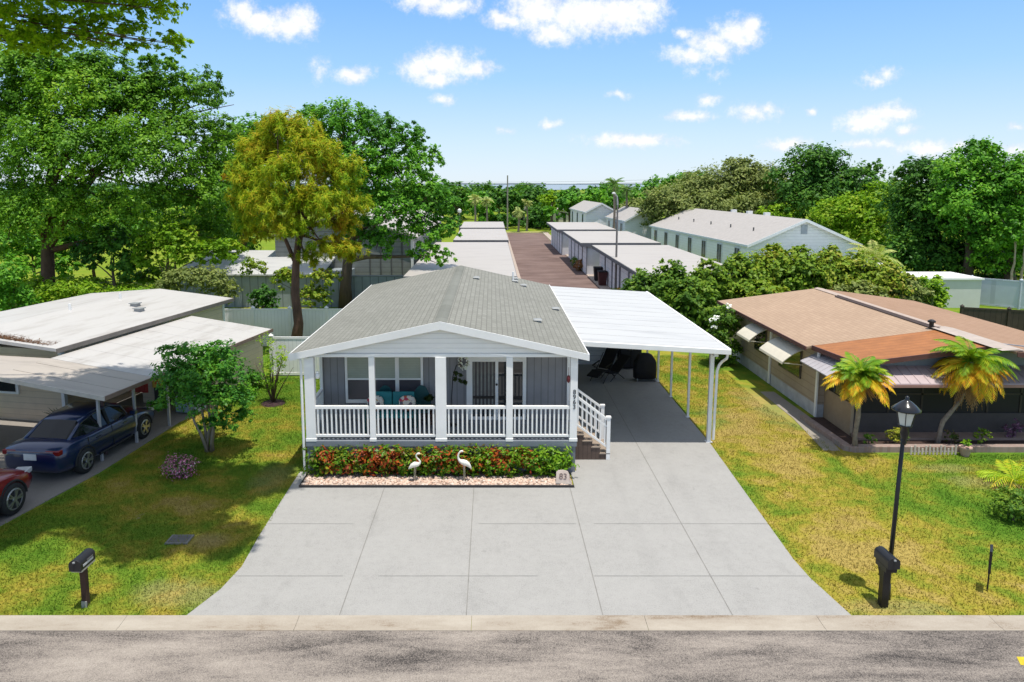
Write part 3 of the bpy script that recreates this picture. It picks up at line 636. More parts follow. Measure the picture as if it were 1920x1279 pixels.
# ---- bed in front of the porch: gravel, edging, hedge
GRV=NT('pink_white_gravel'); cg=GRV.coord(); vg=GRV.n('ShaderNodeTexVoronoi'); vg.inputs['Scale'].default_value=22; GRV.l(cg,vg.inputs['Vector'])
sg=GRV.n('ShaderNodeSeparateColor'); GRV.l(vg.outputs['Color'],sg.inputs[0])
STCOL=GRV.ramp(sg.outputs[0],[(0,(.55,.42,.34)),(.4,(.62,.52,.45)),(.75,(.48,.33,.26)),(1,(.66,.6,.55))]); GRV.bsdf(GRV.mix(GRV.val(vg.outputs['Distance'],.25,.6,0,.8),STCOL,(.16,.10,.07)),.9,0,.2)
m=MB(); m.box(-4.83,2.05,17.08,18.05,-.05,.045); bd=stuff(m.build('gravel',GRV.m)); bd['label']='pinkish white gravel strip in front of the croton hedge'
def stonemat():
    t=NT('gravel_stone'); rnd=t.n('ShaderNodeNewGeometry').outputs['Random Per Island']; t.bsdf(t.ramp(rnd,[(0,(.60,.43,.33)),(.35,(.68,.54,.44)),(.6,(.55,.36,.27)),(.8,(.72,.63,.55)),(1,(.33,.2,.14))]),.85,0,.25); return t.m
rg=random.Random(3); m=MB()
for i in range(1500):
    x=rg.uniform(-4.8,2.02); y=rg.uniform(17.1,17.62); r=rg.uniform(.018,.045); a=rg.uniform(0,3.14)
    pts=[]; 
    for zz,k in((-.3,.9),(.25,1.),(.7,.55)):
        pts.append([(x+r*k*rg.uniform(.8,1.15)*math.cos(a+j*1.2566),y+r*k*rg.uniform(.8,1.15)*math.sin(a+j*1.2566),.05+r*zz) for j in range(5)])
    m.loft(pts)
o=stuff(m.build('gravel',stonemat())); o['label']='loose pinkish white stones lying in the bed in front of the croton hedge'
m=MB(); m.box(-4.86,2.08,17.03,17.075,-.05,.075); m.box(-4.86,-4.835,17.076,18.0,-.05,.07); o=m.build('bed_edging',mat('dark_edging',(.045,.04,.04),.8)); tag(o,'thin dark edging strip along the front of the gravel bed','edging')
CROT=leafmat('croton_leaf',[(.014,.045,.004),(.022,.07,.005),(.04,.095,.006),(.02,.05,.005),(.07,.09,.007),(.03,.022,.007),(.06,.024,.007)],.3,.4,patch=1.9)
CROTG=leafmat('green_croton_leaf',[(.016,.055,.004),(.036,.10,.006),(.075,.14,.008),(.024,.075,.006),(.11,.13,.01)],.3,.4,patch=1.5)
CROTR=leafmat('red_croton_leaf',[(.03,.012,.005),(.125,.022,.010),(.16,.042,.008),(.045,.022,.006)],.3,.4,patch=3)
hg=thing('croton_hedge','low clipped croton hedge mixing green, yellow and red-orange leaves below the porch','hedge',(-1.3,17.75,0))
rng=np.random.default_rng(11); bl=[]; x=-4.62
while x<2.0:
    bl.append(((x,17.80+rng.normal()*.02,.42+rng.normal()*.015),(.30,.30,.40))); x+=.27
P,N=clump_points(bl,420,.1,rng,clump=.34,inner=.3,per=10,lower=.85)
P[:,1]=np.clip(P[:,1],17.45,18.06); P[:,2]=np.clip(P[:,2],.05,.86+.02*np.sin(P[:,0]*5))
# patches of red leaves, mostly in the left half
px=P[:,0]; prob=np.zeros(len(P)); 
for cx_,cz,r_,k in((-4.3,.55,.22,.8),(-3.75,.35,.2,.5),(-3.35,.6,.22,.9),(-3.0,.5,.25,.95),(-3.1,.15,.25,.6),(-2.55,.6,.2,.9),(-2.6,.25,.25,.4),(-1.75,.55,.25,.5),(-1.3,.6,.3,.55),(-.9,.4,.3,.45),(.1,.62,.25,.8),(.35,.5,.2,.6),(-4.0,.18,.25,.4),(.9,.55,.2,.45),(-.35,.3,.3,.35)):
    prob=np.maximum(prob,k*np.exp(-((px-cx_)**2+(P[:,2]-cz)**2)/(r_*r_*1.1)))
mi=np.where(rng.random(len(P))<prob,1,np.where(rng.random(len(P))<np.clip((px+1.2)/3,.15,.8),2,0))
link('foliage',leafmesh('foliage',P,N,.115,.42,rng,[CROT,CROTR,CROTG],mi),hg,world=True)
m=MB()
for (c,r) in bl: m.tube([(c[0],c[1],0),(c[0]+rng.normal()*.05,c[1],.35)],[.015,.01],5)
m.build('stem',BARKM,hg,world=True)
# spike of red leaves above the hedge
# ---- egret statues
EGW=mat('white_statue_paint',(.76,.74,.66),.5,.06,8)
def egret(label,x,y,flip,s,tall):
    t=thing('egret_statue',label,'statue',(x,y,.04),0,'white bird statues in the gravel bed')
    f=-1 if flip else 1
    if not flip: body=[(-.19,.36,.012),(-.15,.40,.035),(-.09,.455,.065),(-.01,.49,.078),(.07,.50,.062),(.115,.53,.04),(.125,.575,.028),(.10,.62,.023),(.05,.67,.021),(.022,.72,.02),(.03,.765,.02),(.062,.795,.024),(.10,.80,.028),(.125,.795,.02)]
    else: body=[(-.20,.34,.012),(-.17,.39,.03),(-.12,.455,.06),(-.05,.50,.075),(.03,.53,.068),(.09,.555,.045),(.125,.60,.03),(.138,.66,.024),(.132,.72,.022),(.105,.775,.021),(.07,.81,.025),(.035,.815,.027),(.01,.80,.02)]
    m=MB(); m.tube([(px*f*(1),0,pz) for px,pz,r in body],[r for *_,r in body],12)
    # folded wing slabs shaped into the same body
    m.build('body',EGW,t,smooth=True)
    e=body[-1]; dirx=1 if not flip else -1
    m=MB(); hx=e[0]*f; m.tube([(hx,0,e[1]),(hx+ .05*(1 if True else 1),0,e[1]-.012),(hx+.11,0,e[1]-.04)],[.014,.01,.002],7); m.build('beak',mat('yellow_beak',(.5,.36,.06),.5),t)
    for sy,dx in((-.02,0),(.025,.03)):
        m=MB(); m.tube([(-.02*f+dx*f,sy,.44),(-.035*f+dx*f,sy,.22),(-.015*f+dx*f,sy,.0)],[.014,.009,.01],7); m.bar((-.015*f+dx*f,sy,.008),(-.015*f+dx*f+.07*f,sy,.008),.05,.014); m.build('leg',mat('weathered_leg',(.42,.36,.27),.7),t)
    t.scale=(s,s,s); return t
egret('left-hand white egret statue facing right, its neck in an S',-1.95,17.36,False,.94,0)
egret('right-hand white egret statue, taller, its body pointing right and head turned over its back',-.72,17.36,True,1.0,1)
# ---- address stone
a=thing('address_stone','pale rounded address stone leaning at the right end of the gravel bed','plaque',(1.80,17.2,.05),R(-8))
m=MB(); sh_=[(-.17,0),(.17,0),(.17,.22),(.12,.32),(.0,.345),(-.12,.33),(-.17,.28)]; m.prism([(x,0,z) for x,z in sh_],(0,.06,0)); m.xf(Matrix.Rotation(R(-22),4,'X')); m.build('slab',mat('pale_pink_stone',(.50,.42,.37),.85,.15,8),a,bevel=.012)
text('number','83',.21,mat('dull_number_paint',(.16,.11,.10),.8),a,(.01,.058,.165),(R(90-22),0,0))
m=MB(); m.box(-.19,.22,-.05,.17,0,.03); m.build('foot',mat('grey_stone_foot',(.3,.27,.25),.9),a,bevel=.008)
# ---- things under the carport
t=thing('reclining_chair','black folding lounge chair tilted back on the carport floor','chair',(4.35,27.0,.03),R(-38))
for i,(p,q) in enumerate((((-.25,.0,.42),(-.25,.75,1.12)),((.25,.0,.42),(.25,.75,1.12)))): 
    pass
m=MB(); m.obox((0,.42,.78),.52,.98,.05,Matrix.Rotation(R(46),3,'X')); m.build('backrest',BLACKF,t,bevel=.015)
m=MB(); m.obox((0,-.2,.40),.52,.55,.05,Matrix.Rotation(R(-8),3,'X')); m.build('seat',BLACKF,t,bevel=.015)
m=MB(); m.obox((0,-.66,.36),.5,.42,.04,Matrix.Rotation(R(18),3,'X')); m.build('footrest',BLACKF,t,bevel=.015)
for sx in(-.29,.29):
    m=MB(); m.tube([(sx,.45,.0),(sx,.0,.42),(sx,-.35,.60)],.018,6); m.tube([(sx,-.5,.0),(sx,.02,.42),(sx,.5,.95)],.018,6); m.build('side_frame',BLACK,t)
    m=MB(); m.obox((sx,-.05,.64),.06,.52,.03,Matrix.Rotation(R(8),3,'X')); m.build('armrest',BLACK,t)
t=thing('second_chair','second black folding lounge chair lying lower, right of the tilted one','chair',(4.72,27.1,.03),R(-55))
m=MB(); m.obox((0,.40,.55),.5,.95,.05,Matrix.Rotation(R(40),3,'X')); m.build('backrest',BLACKF,t,bevel=.015)
m=MB(); m.obox((0,-.15,.30),.5,.5,.05,Matrix.Rotation(R(-6),3,'X')); m.build('seat',BLACKF,t,bevel=.015)
for sx in(-.27,.27):
    m=MB(); m.tube([(sx,.4,.0),(sx,.0,.30),(sx,-.35,.0)],.018,6); m.build('side_frame',BLACK,t)
t.name='folding_chair'
t=thing('covered_grill','rounded grill under a black cover beside the carport posts','grill',(5.95,26.9,.03),R(0)); t.scale=(.82,.82,.88)
m=MB(); secs=[]
for z,hx,hy in((.12,.52,.30),(.5,.53,.32),(.86,.50,.33),(1.02,.42,.31),(1.14,.33,.26),(1.21,.2,.17),(1.23,.05,.05)): secs.append([(hx*math.copysign(abs(math.cos(a))**.5,math.cos(a))*(1+.02*math.sin(9*a)),hy*math.copysign(abs(math.sin(a))**.5,math.sin(a))*(1+.03*math.sin(7*a)),z) for a in [k*2*math.pi/28 for k in range(28)]])
m.loft(secs); m.build('cover',BLACKF,t,smooth=True)
for sx in(-.42,.42): 
    m=MB(); m.tube([(sx,-.2,.09),(sx+.05,-.2,.09)],.085,12); m.tube([(sx,.2,.09),(sx+.05,.2,.09)],.085,12); m.build('wheel',mat('grey_wheel',(.3,.3,.3),.6),t)
t=thing('storage_cabinet','tall black cabinet standing behind the covered grill in the carport','cabinet',(5.72,28.85,.03))
m=MB(); m.box(-.45,.45,-.28,.28,.03,1.75); m.build('body',BLACKF,t,bevel=.02)
for sx in(-.22,.22): 
    m=MB(); m.box(sx-.2,sx+.2,-.305,-.282,.1,1.66); d=m.build('door',mat('very_dark_panel',(.02,.02,.026),.5),t,bevel=.008); m=MB(); m.box(sx*.2-.01,sx*.2+.01,-.33,-.306,.8,1.0); m.build('handle',VENT,d)
m=MB(); m.box(-.48,.48,-.32,.3,1.752,1.80); m.build('top',BLACKF,t,bevel=.01)
# ================================================================ STREET FURNITURE
def mailbox(name,label,loc,rz,post_mat,post_w,hz,flag,plate,style):
    t=thing(name,label,'mailbox',loc,rz,'kerbside mailboxes')
    m=MB(); m.box(-post_w/2,post_w/2,-post_w/2,post_w/2,0,hz); m.build('post',post_mat,t,bevel=.006)
    m=MB(); n=10; w_,h_,l_=.105,.12,.22   # long axis = local Y, door at -Y
    prof=[(-w_,0),(w_,0)]+[(w_*math.cos(a),h_+w_*math.sin(a)*.8) for a in [k*math.pi/n for k in range(n+1)]]
    m.prism([(x,-l_,hz+z) for x,z in prof],(0,2*l_,0)); b=m.build('box',BLACK,t,bevel=.006)
    m=MB(); m.prism([(x*1.05,-l_-.014,hz+z*1.03-.003) for x,z in prof],(0,.012,0)); d=m.build('door',mat('mailbox_door',(.02,.02,.022),.5,.2),b); m=MB(); m.box(-.02,.02,-l_-.04,-l_-.015,hz+.16,hz+.185); m.build('handle',VENT,d)
    m=MB(); m.box(w_+.004,w_+.012,-.05,.13,hz+.1,hz+.13); m.build('flag',flag,b)
    if style==0:   # pale lettering strip and newspaper ledge board
        m=MB(); m.box(w_+.002,w_+.006,-.16,.14,hz+.05,hz+.09); m.build('number_strip',mat('pale_sticker',(.5,.5,.5),.6),b)
        m=MB(); m.box(-.09,.10,-.2,.21,hz-.035,hz-.002); m.build('ledge',mat('pale_board',(.5,.45,.36),.8,.2),t)
        m=MB(); m.box(-.05,.05,-.065,-.047,.0,.12); m.build('foot_plate',mat('grey_stub',(.3,.3,.28),.8),t)
    else:
        m=MB(); m.box(-.1,.1,-.18,.16,hz-.1,hz-.002); m.build('paper_tray',BLACK,t,bevel=.006)
        m=MB(); m.bar((0,.06,hz-.45),(0,.2,hz-.1),.05,.05); m.build('brace',post_mat,t)
    return t
WOODP=mat('dark_reddish_post',(.055,.028,.02),.8,.3,6)
p=G(162,1136); mailbox('mailbox','black mailbox with a pale lettering strip on a short brown post, left lawn',(p.x,p.y,0),R(-2),WOODP,.10,.80,mat('red_flag_faded',(.12,.12,.12),.5),False,0)
p=G(1655,1136); mailbox('mailbox','black mailbox on a thick black post in front of the lamp post',(p.x,p.y,0),R(2),BLACK,.13,.84,mat('flag_black',(.02,.02,.02),.5),True,1)
# lamp post
p=G(1662,1122); lp=thing('lamp_post','tall black lamp post with a glass lantern, behind the right-hand mailbox','lamp post',(p.x,p.y,0))
q=A(1697,800,p.y-.02)-Vector((p.x,p.y,0))
m=MB(); m.tube([(0,0,0),(q.x*.5,0,q.z*.5),(q.x,0,q.z)],[.042,.038,.033],12); m.tube([(0,0,0),(0,0,.3)],[.07,.055],12); m.build('pole',BLACK,lp,smooth=True)
lx=q.x+.01; lz=q.z
m=MB(); m.lathe([(.035,-.34),(.05,-.3),(.04,-.24),(.06,-.2),(.075,-.12),(.055,-.02),(.10,.0),(.115,.03)],(lx,0,lz),12); m.build('collar',BLACK,lp,smooth=True)
LG=NT('lantern_glass'); LG.bsdf((.62,.64,.60),.25,0,.5); 
m=MB(); m.lathe([(.105,.03),(.165,.30)],(lx,0,lz),6); m.build('lantern_glass',LG.m,lp)
m=MB()
for k in range(6):
    a=k*math.pi/3; m.bar((lx+.107*math.cos(a),.107*math.sin(a),lz+.03),(lx+.168*math.cos(a),.168*math.sin(a),lz+.30),.014,.014)
m.lathe([(.17,.29),(.175,.31)],(lx,0,lz),6); m.build('lantern_frame',BLACK,lp)
m=MB(); m.lathe([(.235,.295),(.24,.32),(.15,.40),(.085,.455),(.05,.475),(.03,.50),(.036,.53),(.01,.56)],(lx,0,lz),16); m.build('lantern_cap',mat('glossy_black_cap',(.02,.021,.026),.22,.1),lp,smooth=True)
# edge-on black sign on a thin post
p=G(1851,1108); t=thing('sign_post','thin black sign post with a narrow board seen edge-on, right lawn','sign',(p.x,p.y,0),R(-36))
m=MB(); m.box(-.014,.014,-.014,.014,0,.82); m.build('post',BLACK,t); m=MB(); m.box(-.022,.022,-.17,.17,.42,.86); m.build('board',BLACK,t,bevel=.004)
# utility cover in the lawn
p=G(337,1013); t=thing('utility_cover','grey utility box cover set flush in the left lawn','cover',(p.x,p.y,0)); m=MB(); m.box(-.2,.2,-.15,.15,0,.025); m.build('lid',mat('grey_lid',(.13,.12,.115),.85),t,bevel=.006); m=MB(); m.box(-.24,.24,-.19,-.152,0,.03); m.box(-.24,.24,.152,.19,0,.03); m.box(-.24,-.202,-.15,.15,0,.03); m.box(.202,.24,-.15,.15,0,.03); m.build('rim',mat('rim',(.2,.19,.17),.85),t)
# ================================================================ CARS
RUB=mat('tyre_rubber',(.02,.02,.021),.8,.1); CHROME=mat('bright_alloy',(.5,.5,.52),.3,.08,metal=.85)
CGL=glassmat('car_glass',(.008,.009,.011),.08,.35)
def carpaint(name,c):
    t=NT(name); t.bsdf(c,.28,.25,.6,Coat_Weight=1.,Coat_Roughness=.06); return t.m
def car(name,label,cat,loc,rz,paint,suv=False,plate=True,group=None,L=4.6,W=1.82,wb=2.7):
    """local: +X forward, Z up"""
    t=thing(name,label,cat,loc,rz,group); h=L/2; w_=W/2
    if suv: st=[(-h,.45,.85,.90,.80),(-h+.06,.36,1.02,1.06,.93),(-h+.5,.28,1.05,1.10,1.0),(-.9,.24,1.04,1.09,1.0),(.3,.24,1.03,1.07,1.0),(h-1.25,.25,.97,1.03,1.0),(h-.75,.26,.90,.96,.98),(h-.3,.28,.80,.85,.93),(h-.05,.34,.70,.72,.80),(h,.40,.62,.64,.72)]
    else: st=[(-h,.42,.80,.86,.78),(-h+.07,.32,.93,.98,.9),(-h+.45,.25,.97,1.03,.98),(-1.0,.22,.95,1.0,1.0),(.3,.22,.93,.96,1.0),(h-1.45,.22,.90,.97,1.0),(h-.8,.23,.82,.90,.98),(h-.3,.25,.72,.79,.92),(h-.06,.30,.62,.65,.8),(h,.36,.55,.56,.70)]
    secs=[]
    for x,zb,zs,zt,k in st:
        a=w_*k; half=[(0,zb),(a*.86,zb),(a*.97,zb+.10),(a,zb+(zs-zb)*.55),(a*.965,zs-.06),(a*.90,zs),(a*.5,zt-.01),(0,zt)]
        secs.append([(x,y,z) for y,z in half]+[(x,-y,z) for y,z in half[-2:0:-1]])
    m=MB(); m.loft(secs); b=m.build('body',paint,t,smooth=True)
    # greenhouse
    if suv: gs=[(-h+.12,1.02,1.08,.78,.70),(-h+.4,1.04,1.58,.84,.62),(-h+.75,1.04,1.66,.86,.62),(.0,1.03,1.70,.86,.63),(.55,1.03,1.60,.86,.62),(h-1.28,1.03,1.08,.82,.72)]
    else: gs=[(-h+.62,.97,1.02,.76,.68),(-1.05,.95,1.34,.84,.60),(-.55,.95,1.44,.86,.60),(.15,.93,1.45,.86,.60),(.62,.93,1.30,.85,.62),(h-1.42,.91,.96,.80,.70)]
    secs=[]
    for x,zb,zt,kb,kt in gs:
        a,bb=w_*kb,w_*kt; half=[(0,zb),(a,zb),(bb*1.03,zt-.09),(bb*.9,zt-.015),(0,zt)]
        secs.append([(x,y,z) for y,z in half]+[(x,-y,z) for y,z in half[-2:0:-1]])
    m=MB(); m.loft(secs); m.build('glasshouse',CGL,t,smooth=False,bevel=.01)
    m=MB(); i0,i1=(1,4) if suv else (1,4); rs=[]
    for x,zb,zt,kb,kt in gs[i0:i1+1]:
        bb=w_*kt; rs.append([(x,-bb*1.04,zt-.085),(x,-bb*.9,zt-.005),(x,0,zt+.012),(x,bb*.9,zt-.005),(x,bb*1.04,zt-.085),(x,0,zt-.04)])
    m.loft(rs); m.build('roof',paint,t,smooth=True)
    for s in(-1,1):
        P=lambda g: (g[0], s*w_*g[4]*1.05, g[2]-.085)
        m=MB(); m.tube([(gs[0][0]-.02,s*w_*gs[0][4]*1.05,gs[0][2]-.05)]+[P(g) for g in gs[1:5]]+[(gs[5][0]+.02,s*w_*gs[5][4]*1.05,gs[5][2]-.04)],[.05,.045,.035,.035,.035,.04],6); m.build('roof_rail',paint,t,smooth=True)
        m=MB(); m.bar((-.15,s*w_*.87,gs[3][1]),(-.12,s*w_*.66,gs[3][2]-.09),.09,.03); m.build('door_pillar',BLACK,t)
    for sx in(-wb/2,wb/2):
        for s in(-1,1):
            r=.37 if suv else .335
            m=MB(); m.lathe([(r*.62,-.11),(r*.96,-.105),(r,-.07),(r,.07),(r*.96,.105),(r*.62,.11)],n=24); m.xf(Matrix.Translation((sx,s*(w_-.09),r))@Matrix.Rotation(R(90),4,'X')); wn=m.build('wheel',RUB,t,smooth=True)
            m=MB(); m.lathe([(r*.68,-.008),(r*.68,.008),(r*.6,.02),(r*.56,-.03)],n=20); 
            for k in range(5):
                a=k*2*math.pi/5; 
                for da in(-.16,.16): m.bar((.03*math.cos(a),.03*math.sin(a),.012),(r*.62*math.cos(a+da),r*.62*math.sin(a+da),.016),.035,.03)
            m.lathe([(.07,0),(.06,.03)],n=10); m.xf(Matrix.Translation((sx,s*(w_+.015),r))@Matrix.Rotation(R(-90*s),4,'X')); m.build('rim',CHROME,wn)
            m=MB(); 
            pts=[(sx+(r+.045)*math.cos(a),s*(w_*.985),r+(r+.045)*math.sin(a)) for a in [k*math.pi/12 for k in range(13)]]
            m.tube(pts,.03,6); m.build('wheel_arch',RUB,t)
    for s in(-1,1):
        m=MB(); m.obox((-h+.10,s*w_*.68,.84 if not suv else .98),.16,w_*.44,.13); m.build('tail_light',mat('red_lens',(.20,.012,.012),.2),t,bevel=.02)
        m=MB(); m.obox((h-.22,s*w_*.66,.66 if not suv else .74),.34,w_*.36,.12,Matrix.Rotation(R(-s*14),3,'Z')); m.build('headlight',mat('clear_lens',(.5,.5,.52),.1),t,bevel=.02)
        m=MB(); m.obox((.72,s*(w_+.07),1.0 if not suv else 1.12),.14,.17,.12); m.build('mirror',paint,t,bevel=.02)
        m=MB(); 
        for xs,z0,z1 in((.98,.34,.90),(-.13,.32,.92),(-1.12,.42,.92)): m.bar((xs,s*w_*1.002,z0),(xs-.03,s*w_*.97,z1),.014,.012)
        m.tube([(h-1.5,s*w_*.985,.30),(-h+1.45,s*w_*.985,.30)],.035,6); m.build('sill_trim',RUB,t)
        for xd in(-.75,.42):
            m=MB(); m.obox((xd,s*w_*.985,.80 if not suv else .9),.17,.03,.03); m.build('door_handle',paint,t)
    if plate: 
        m=MB(); m.box(-h-.012,-h+.03,-.17,.17,.66,.82); m.build('number_plate',mat('white_plate',(.72,.74,.72),.5),t)
        m=MB(); m.box(-h-.006,-h+.04,-.62,.62,.86,.885); m.build('chrome_strip',CHROME,t)
    return t
BLUE=carpaint('dark_blue_paint',(.005,.018,.075)); RED=carpaint('dark_red_paint',(.24,.006,.012)); WHP=carpaint('white_car_paint',(.7,.7,.7))
car('parked_car','dark blue sedan parked tail-out under the left neighbour\'s carport','car',(-11.42,19.35,.03),R(90-6),BLUE,L=4.4,W=1.72,wb=2.62)
car('parked_car','dark red car at the left edge of the picture with a silver five-spoke wheel','car',(-12.06,14.3,.03),R(90-5),RED,suv=True,plate=False,L=4.5,W=1.84)
# ================================================================ LEFT HOUSE (frame turned 11 degrees)
LA=R(-11); P0=G(192,865)
lh=thing('mobile_home','long low mobile home with white metal roofs and tan siding, left of the picture','house',(P0.x,P0.y,0),LA)
TAN=lap('tan_lap_siding',(.70,.57,.42),.2,'Z',.08,groove=.82); WPAN=panroof('worn_white_roof',(.49,.475,.46),(.34,.315,.29),'Y'); BEI=panroof('beige_roof_pans',(.42,.375,.33),(.28,.25,.22),'X')
def lb(m,n,ma,p=None,**k): return m.build(n,ma,p or lh,**k)
m=MB(); m.box(-9.6,-3.35,2.5,11.6,0,2.42); lb(m,'wall',TAN)
m=MB(); m.box(-3.42,-3.3,2.44,2.56,0,2.43); m.box(-3.42,-3.3,11.56,11.68,0,2.43); lb(m,'corner_trim',WHITE2)
m=MB(); m.prism([(-3.0,1.95,2.60),(-3.0,1.95,2.50),(-6.6,1.95,2.80),(-10.2,1.95,2.50),(-10.2,1.95,2.60),(-6.6,1.95,2.92)],(0,9.95,0)); r1=lb(m,'roof',WPAN)
m=MB(); m.box(-2.995,-2.95,1.94,11.92,2.46,2.60); lb(m,'gutter',mat('dark_gutter',(.17,.15,.135),.6))
for a,b in((-5.1,8.3),(-4.4,7.6)):
    z=2.60+(-3.0-a)/3.6*.32; m=MB(); m.box(a-.13,a+.13,b-.13,b+.13,z-.02,z+.10); m.box(a-.17,a+.17,b-.17,b+.17,z+.10,z+.13); m.build('roof_vent',VENT,r1)
for a,b in((-6.4,6.4),(-6.4,9.1)):
    m=MB(); m.tube([(a,b,2.8),(a,b,3.15)],.05,8); m.build('vent_pipe',WHITE2,r1)
m=MB(); m.prism([(.5,1.65,1.98),(-2.94,1.65,2.38),(-2.94,1.65,2.32),(.5,1.65,1.90)],(0,7.1,0)); r2=lb(m,'carport_roof',WPAN)
m=MB()
for k in range(7):
    m.bar((.48,2.0+k*.98,1.98),(-2.92,2.0+k*.98,2.379),.025,.010)
m.build('roof_seam',WPAN,r2)
m=MB(); m.prism([(.5,-.32,1.975),(-2.94,-.32,2.375),(-9.8,-.32,2.40),(-9.8,-.32,2.33),(-2.94,-.32,2.305),(.5,-.32,1.895)],(0,1.965,0)); r3=lb(m,'porch_roof',BEI)
m=MB(); 
for k in range(2): m.bar((.48,.3+k*.8,1.98),(-2.92,.3+k*.8,2.38),.022,.010)
m.build('roof_seam',BEI,r3)
m=MB(); m.prism([(.53,-.35,1.985),(-2.94,-.35,2.385),(-9.8,-.35,2.41),(-9.8,-.35,2.29),(-2.94,-.35,2.265),(.53,-.35,1.865)],(0,-.03,0)); lb(m,'fascia',mat('front_fascia',(.55,.50,.45),.6,.15)); m=MB(); m.box(.503,.54,-.35,8.8,1.87,1.985); lb(m,'fascia',mat('brown_fascia',(.20,.14,.115),.6,.2))
lawnpost=mat('pale_grey_post',(.45,.44,.46),.6)
for b in(0,1.42,2.95):
    m=MB(); m.box(-.032,.032,b-.032,b+.032,0,1.95); lb(m,'carport_post',lawnpost)
m=MB(); m.tube([(-.25,.45,0),(-.25,.45,2.0)],.05,8); lb(m,'downspout',mat('purple_brown_downspout',(.10,.06,.06),.6))
for b in(.1,): 
    for a in(-4.4,-4.15):
        m=MB(); m.box(a-.035,a+.035,b-.035,b+.035,.7,2.3); lb(m,'porch_post',WHITE2)
m=MB(); m.box(-9.6,-4.0,-.2,-.05,0,.75); lb(m,'porch_wall',mat('tan_block',(.33,.27,.21),.9,.2))
m=MB(); m.box(-9.6,-5.0,2.44,2.497,.9,2.1); w1=lb(m,'window',WHITE2); m=MB(); m.box(-9.5,-5.1,2.42,2.438,.98,2.02); m.build('pane',GLASS,w1)
m=MB(); m.box(-2.4,.28,4.9,8.4,0,1.99); m.v=[(x,y,z if z<1 else (2.30-(x+2.4)*.116)) for x,y,z in m.v]; lb(m,'shed_wall',TAN)
m=MB(); m.box(-1.9,-1.0,4.84,4.897,.02,1.85); d=lb(m,'shed_door',mat('dark_door',(.05,.04,.04),.6)); m=MB(); m.tube([(-1.1,4.84,.95),(-1.1,4.80,.95)],.03,8); m.build('handle',VENT,d)
def LW(a,b,z=0.): 
    v=Matrix.Rotation(LA,3,'Z')@Vector((a,b,0)); return (P0.x+v.x,P0.y+v.y,z)
# odds and ends in the left carport
t=thing('storage_chest','pale blue storage chest at the back of the left carport','chest',LW(-.15,4.35,.02),LA); m=MB(); m.box(-.4,.35,-.3,.3,.04,.5); m.build('body',mat('pale_blue_plastic',(.32,.42,.52),.5),t,bevel=.02); m=MB(); m.box(-.42,.37,-.32,.32,.502,.57); m.build('lid',mat('pale_lid',(.45,.5,.55),.5),t,bevel=.015)
t=thing('hanging_cloth','dull red cloth hanging at the back of the left carport','cloth',LW(-1.15,3.1,1.75),LA); m=MB(); secs=[[(-.35+.07*k,.03*math.sin(k*1.3),0 if j==0 else -.75) for k in range(11)] for j in(0,1)]
for k in range(10): m.quad(secs[0][k],secs[0][k+1],secs[1][k+1],secs[1][k])
o=m.build('cloth',mat('dull_red_cloth',(.32,.035,.03),.85),t); sm=o.modifiers.new('s','SOLIDIFY'); sm.thickness=.01
m=MB(); m.tube([(-.4,0,.01),(.4,0,.01)],.015,6); m.tube([(-.4,0,.01),(-.4,0,.32)],.008,5); m.tube([(.4,0,.01),(.4,0,.3)],.008,5); m.build('rail',BLACK,t)
t=thing('hanging_sign','small yellow and orange sign hanging beside the red cloth in the left carport','sign',LW(-.55,3.25,1.55),LA); m=MB(); m.box(-.2,.2,-.015,.015,-.42,0); m.build('board',mat('yellow_board',(.62,.42,.06),.6,.2),t,bevel=.01); m=MB(); m.box(-.10,.10,-.022,-.016,-.3,-.1); m.build('emblem',mat('orange_emblem',(.6,.16,.03),.6),t); m=MB(); m.tube([(-.18,0,0),(0,0,.42),(.18,0,0)],.006,5); m.build('cord',BLACK,t)
# porch plants of the left house
rng=np.random.default_rng(21)
YG=leafmat('yellow_green_fern',[(.05,.07,.01),(.16,.15,.02),(.30,.22,.03)],.3)
t=thing('hanging_plant','yellowing fern in a basket hanging under the left porch roof','plant',LW(-3.95,-.05,1.55),LA); P,N=clump_points([((0,0,.05),(.3,.3,.28))],260,.14,rng); P[:,2]-=.05; link('foliage',leafmesh('foliage',P,N,.17,.3,rng,YG,droop=.5),t); m=MB(); m.lathe([(.08,-.25),(.16,-.05),(.17,0)],n=12); m.build('basket',mat('brown_basket',(.1,.06,.04),.9),t); m=MB(); m.tube([(-.15,0,0),(0,0,.72),(.15,0,0)],.008,5); m.build('cord',BLACK,t)
t=thing('potted_plant','dark bronze-leaved plant standing by the left porch wall','plant',LW(-3.75,-.1,0),LA); m=MB(); m.lathe([(.14,0),(.2,.35),(.22,.38)],n=12); m.build('pot',mat('pale_pot',(.4,.38,.34),.8),t); P,N=clump_points([((0,0,.85),(.3,.3,.45))],230,.15,rng); link('foliage',leafmesh('foliage',P,N,.17,.4,rng,leafmat('bronze_leaf',[(.03,.02,.012),(.06,.03,.02),(.03,.045,.012)])),t)
t=thing('potted_plant','spiky dark green plant between the tan wall and the blue sedan','plant',LW(-2.75,1.7,0),LA); m=MB(); m.lathe([(.14,0),(.2,.38)],n=12); m.build('pot',mat('white_pot',(.6,.6,.58),.6),t); m=MB()
for k in range(26):
    a=rng.uniform(0,6.28); e=rng.uniform(.3,1.3); l=rng.uniform(.45,.75); d=Vector((math.cos(a)*math.cos(e),math.sin(a)*math.cos(e),math.sin(e)))
    s=Vector((-d.y,d.x,0)).normalized()*.03; b=Vector((0,0,.38)); m.quad(b,b+d*l*.5-s,b+d*l-Vector((0,0,.08)),b+d*l*.5+s)
m.build('foliage',DKL,t)
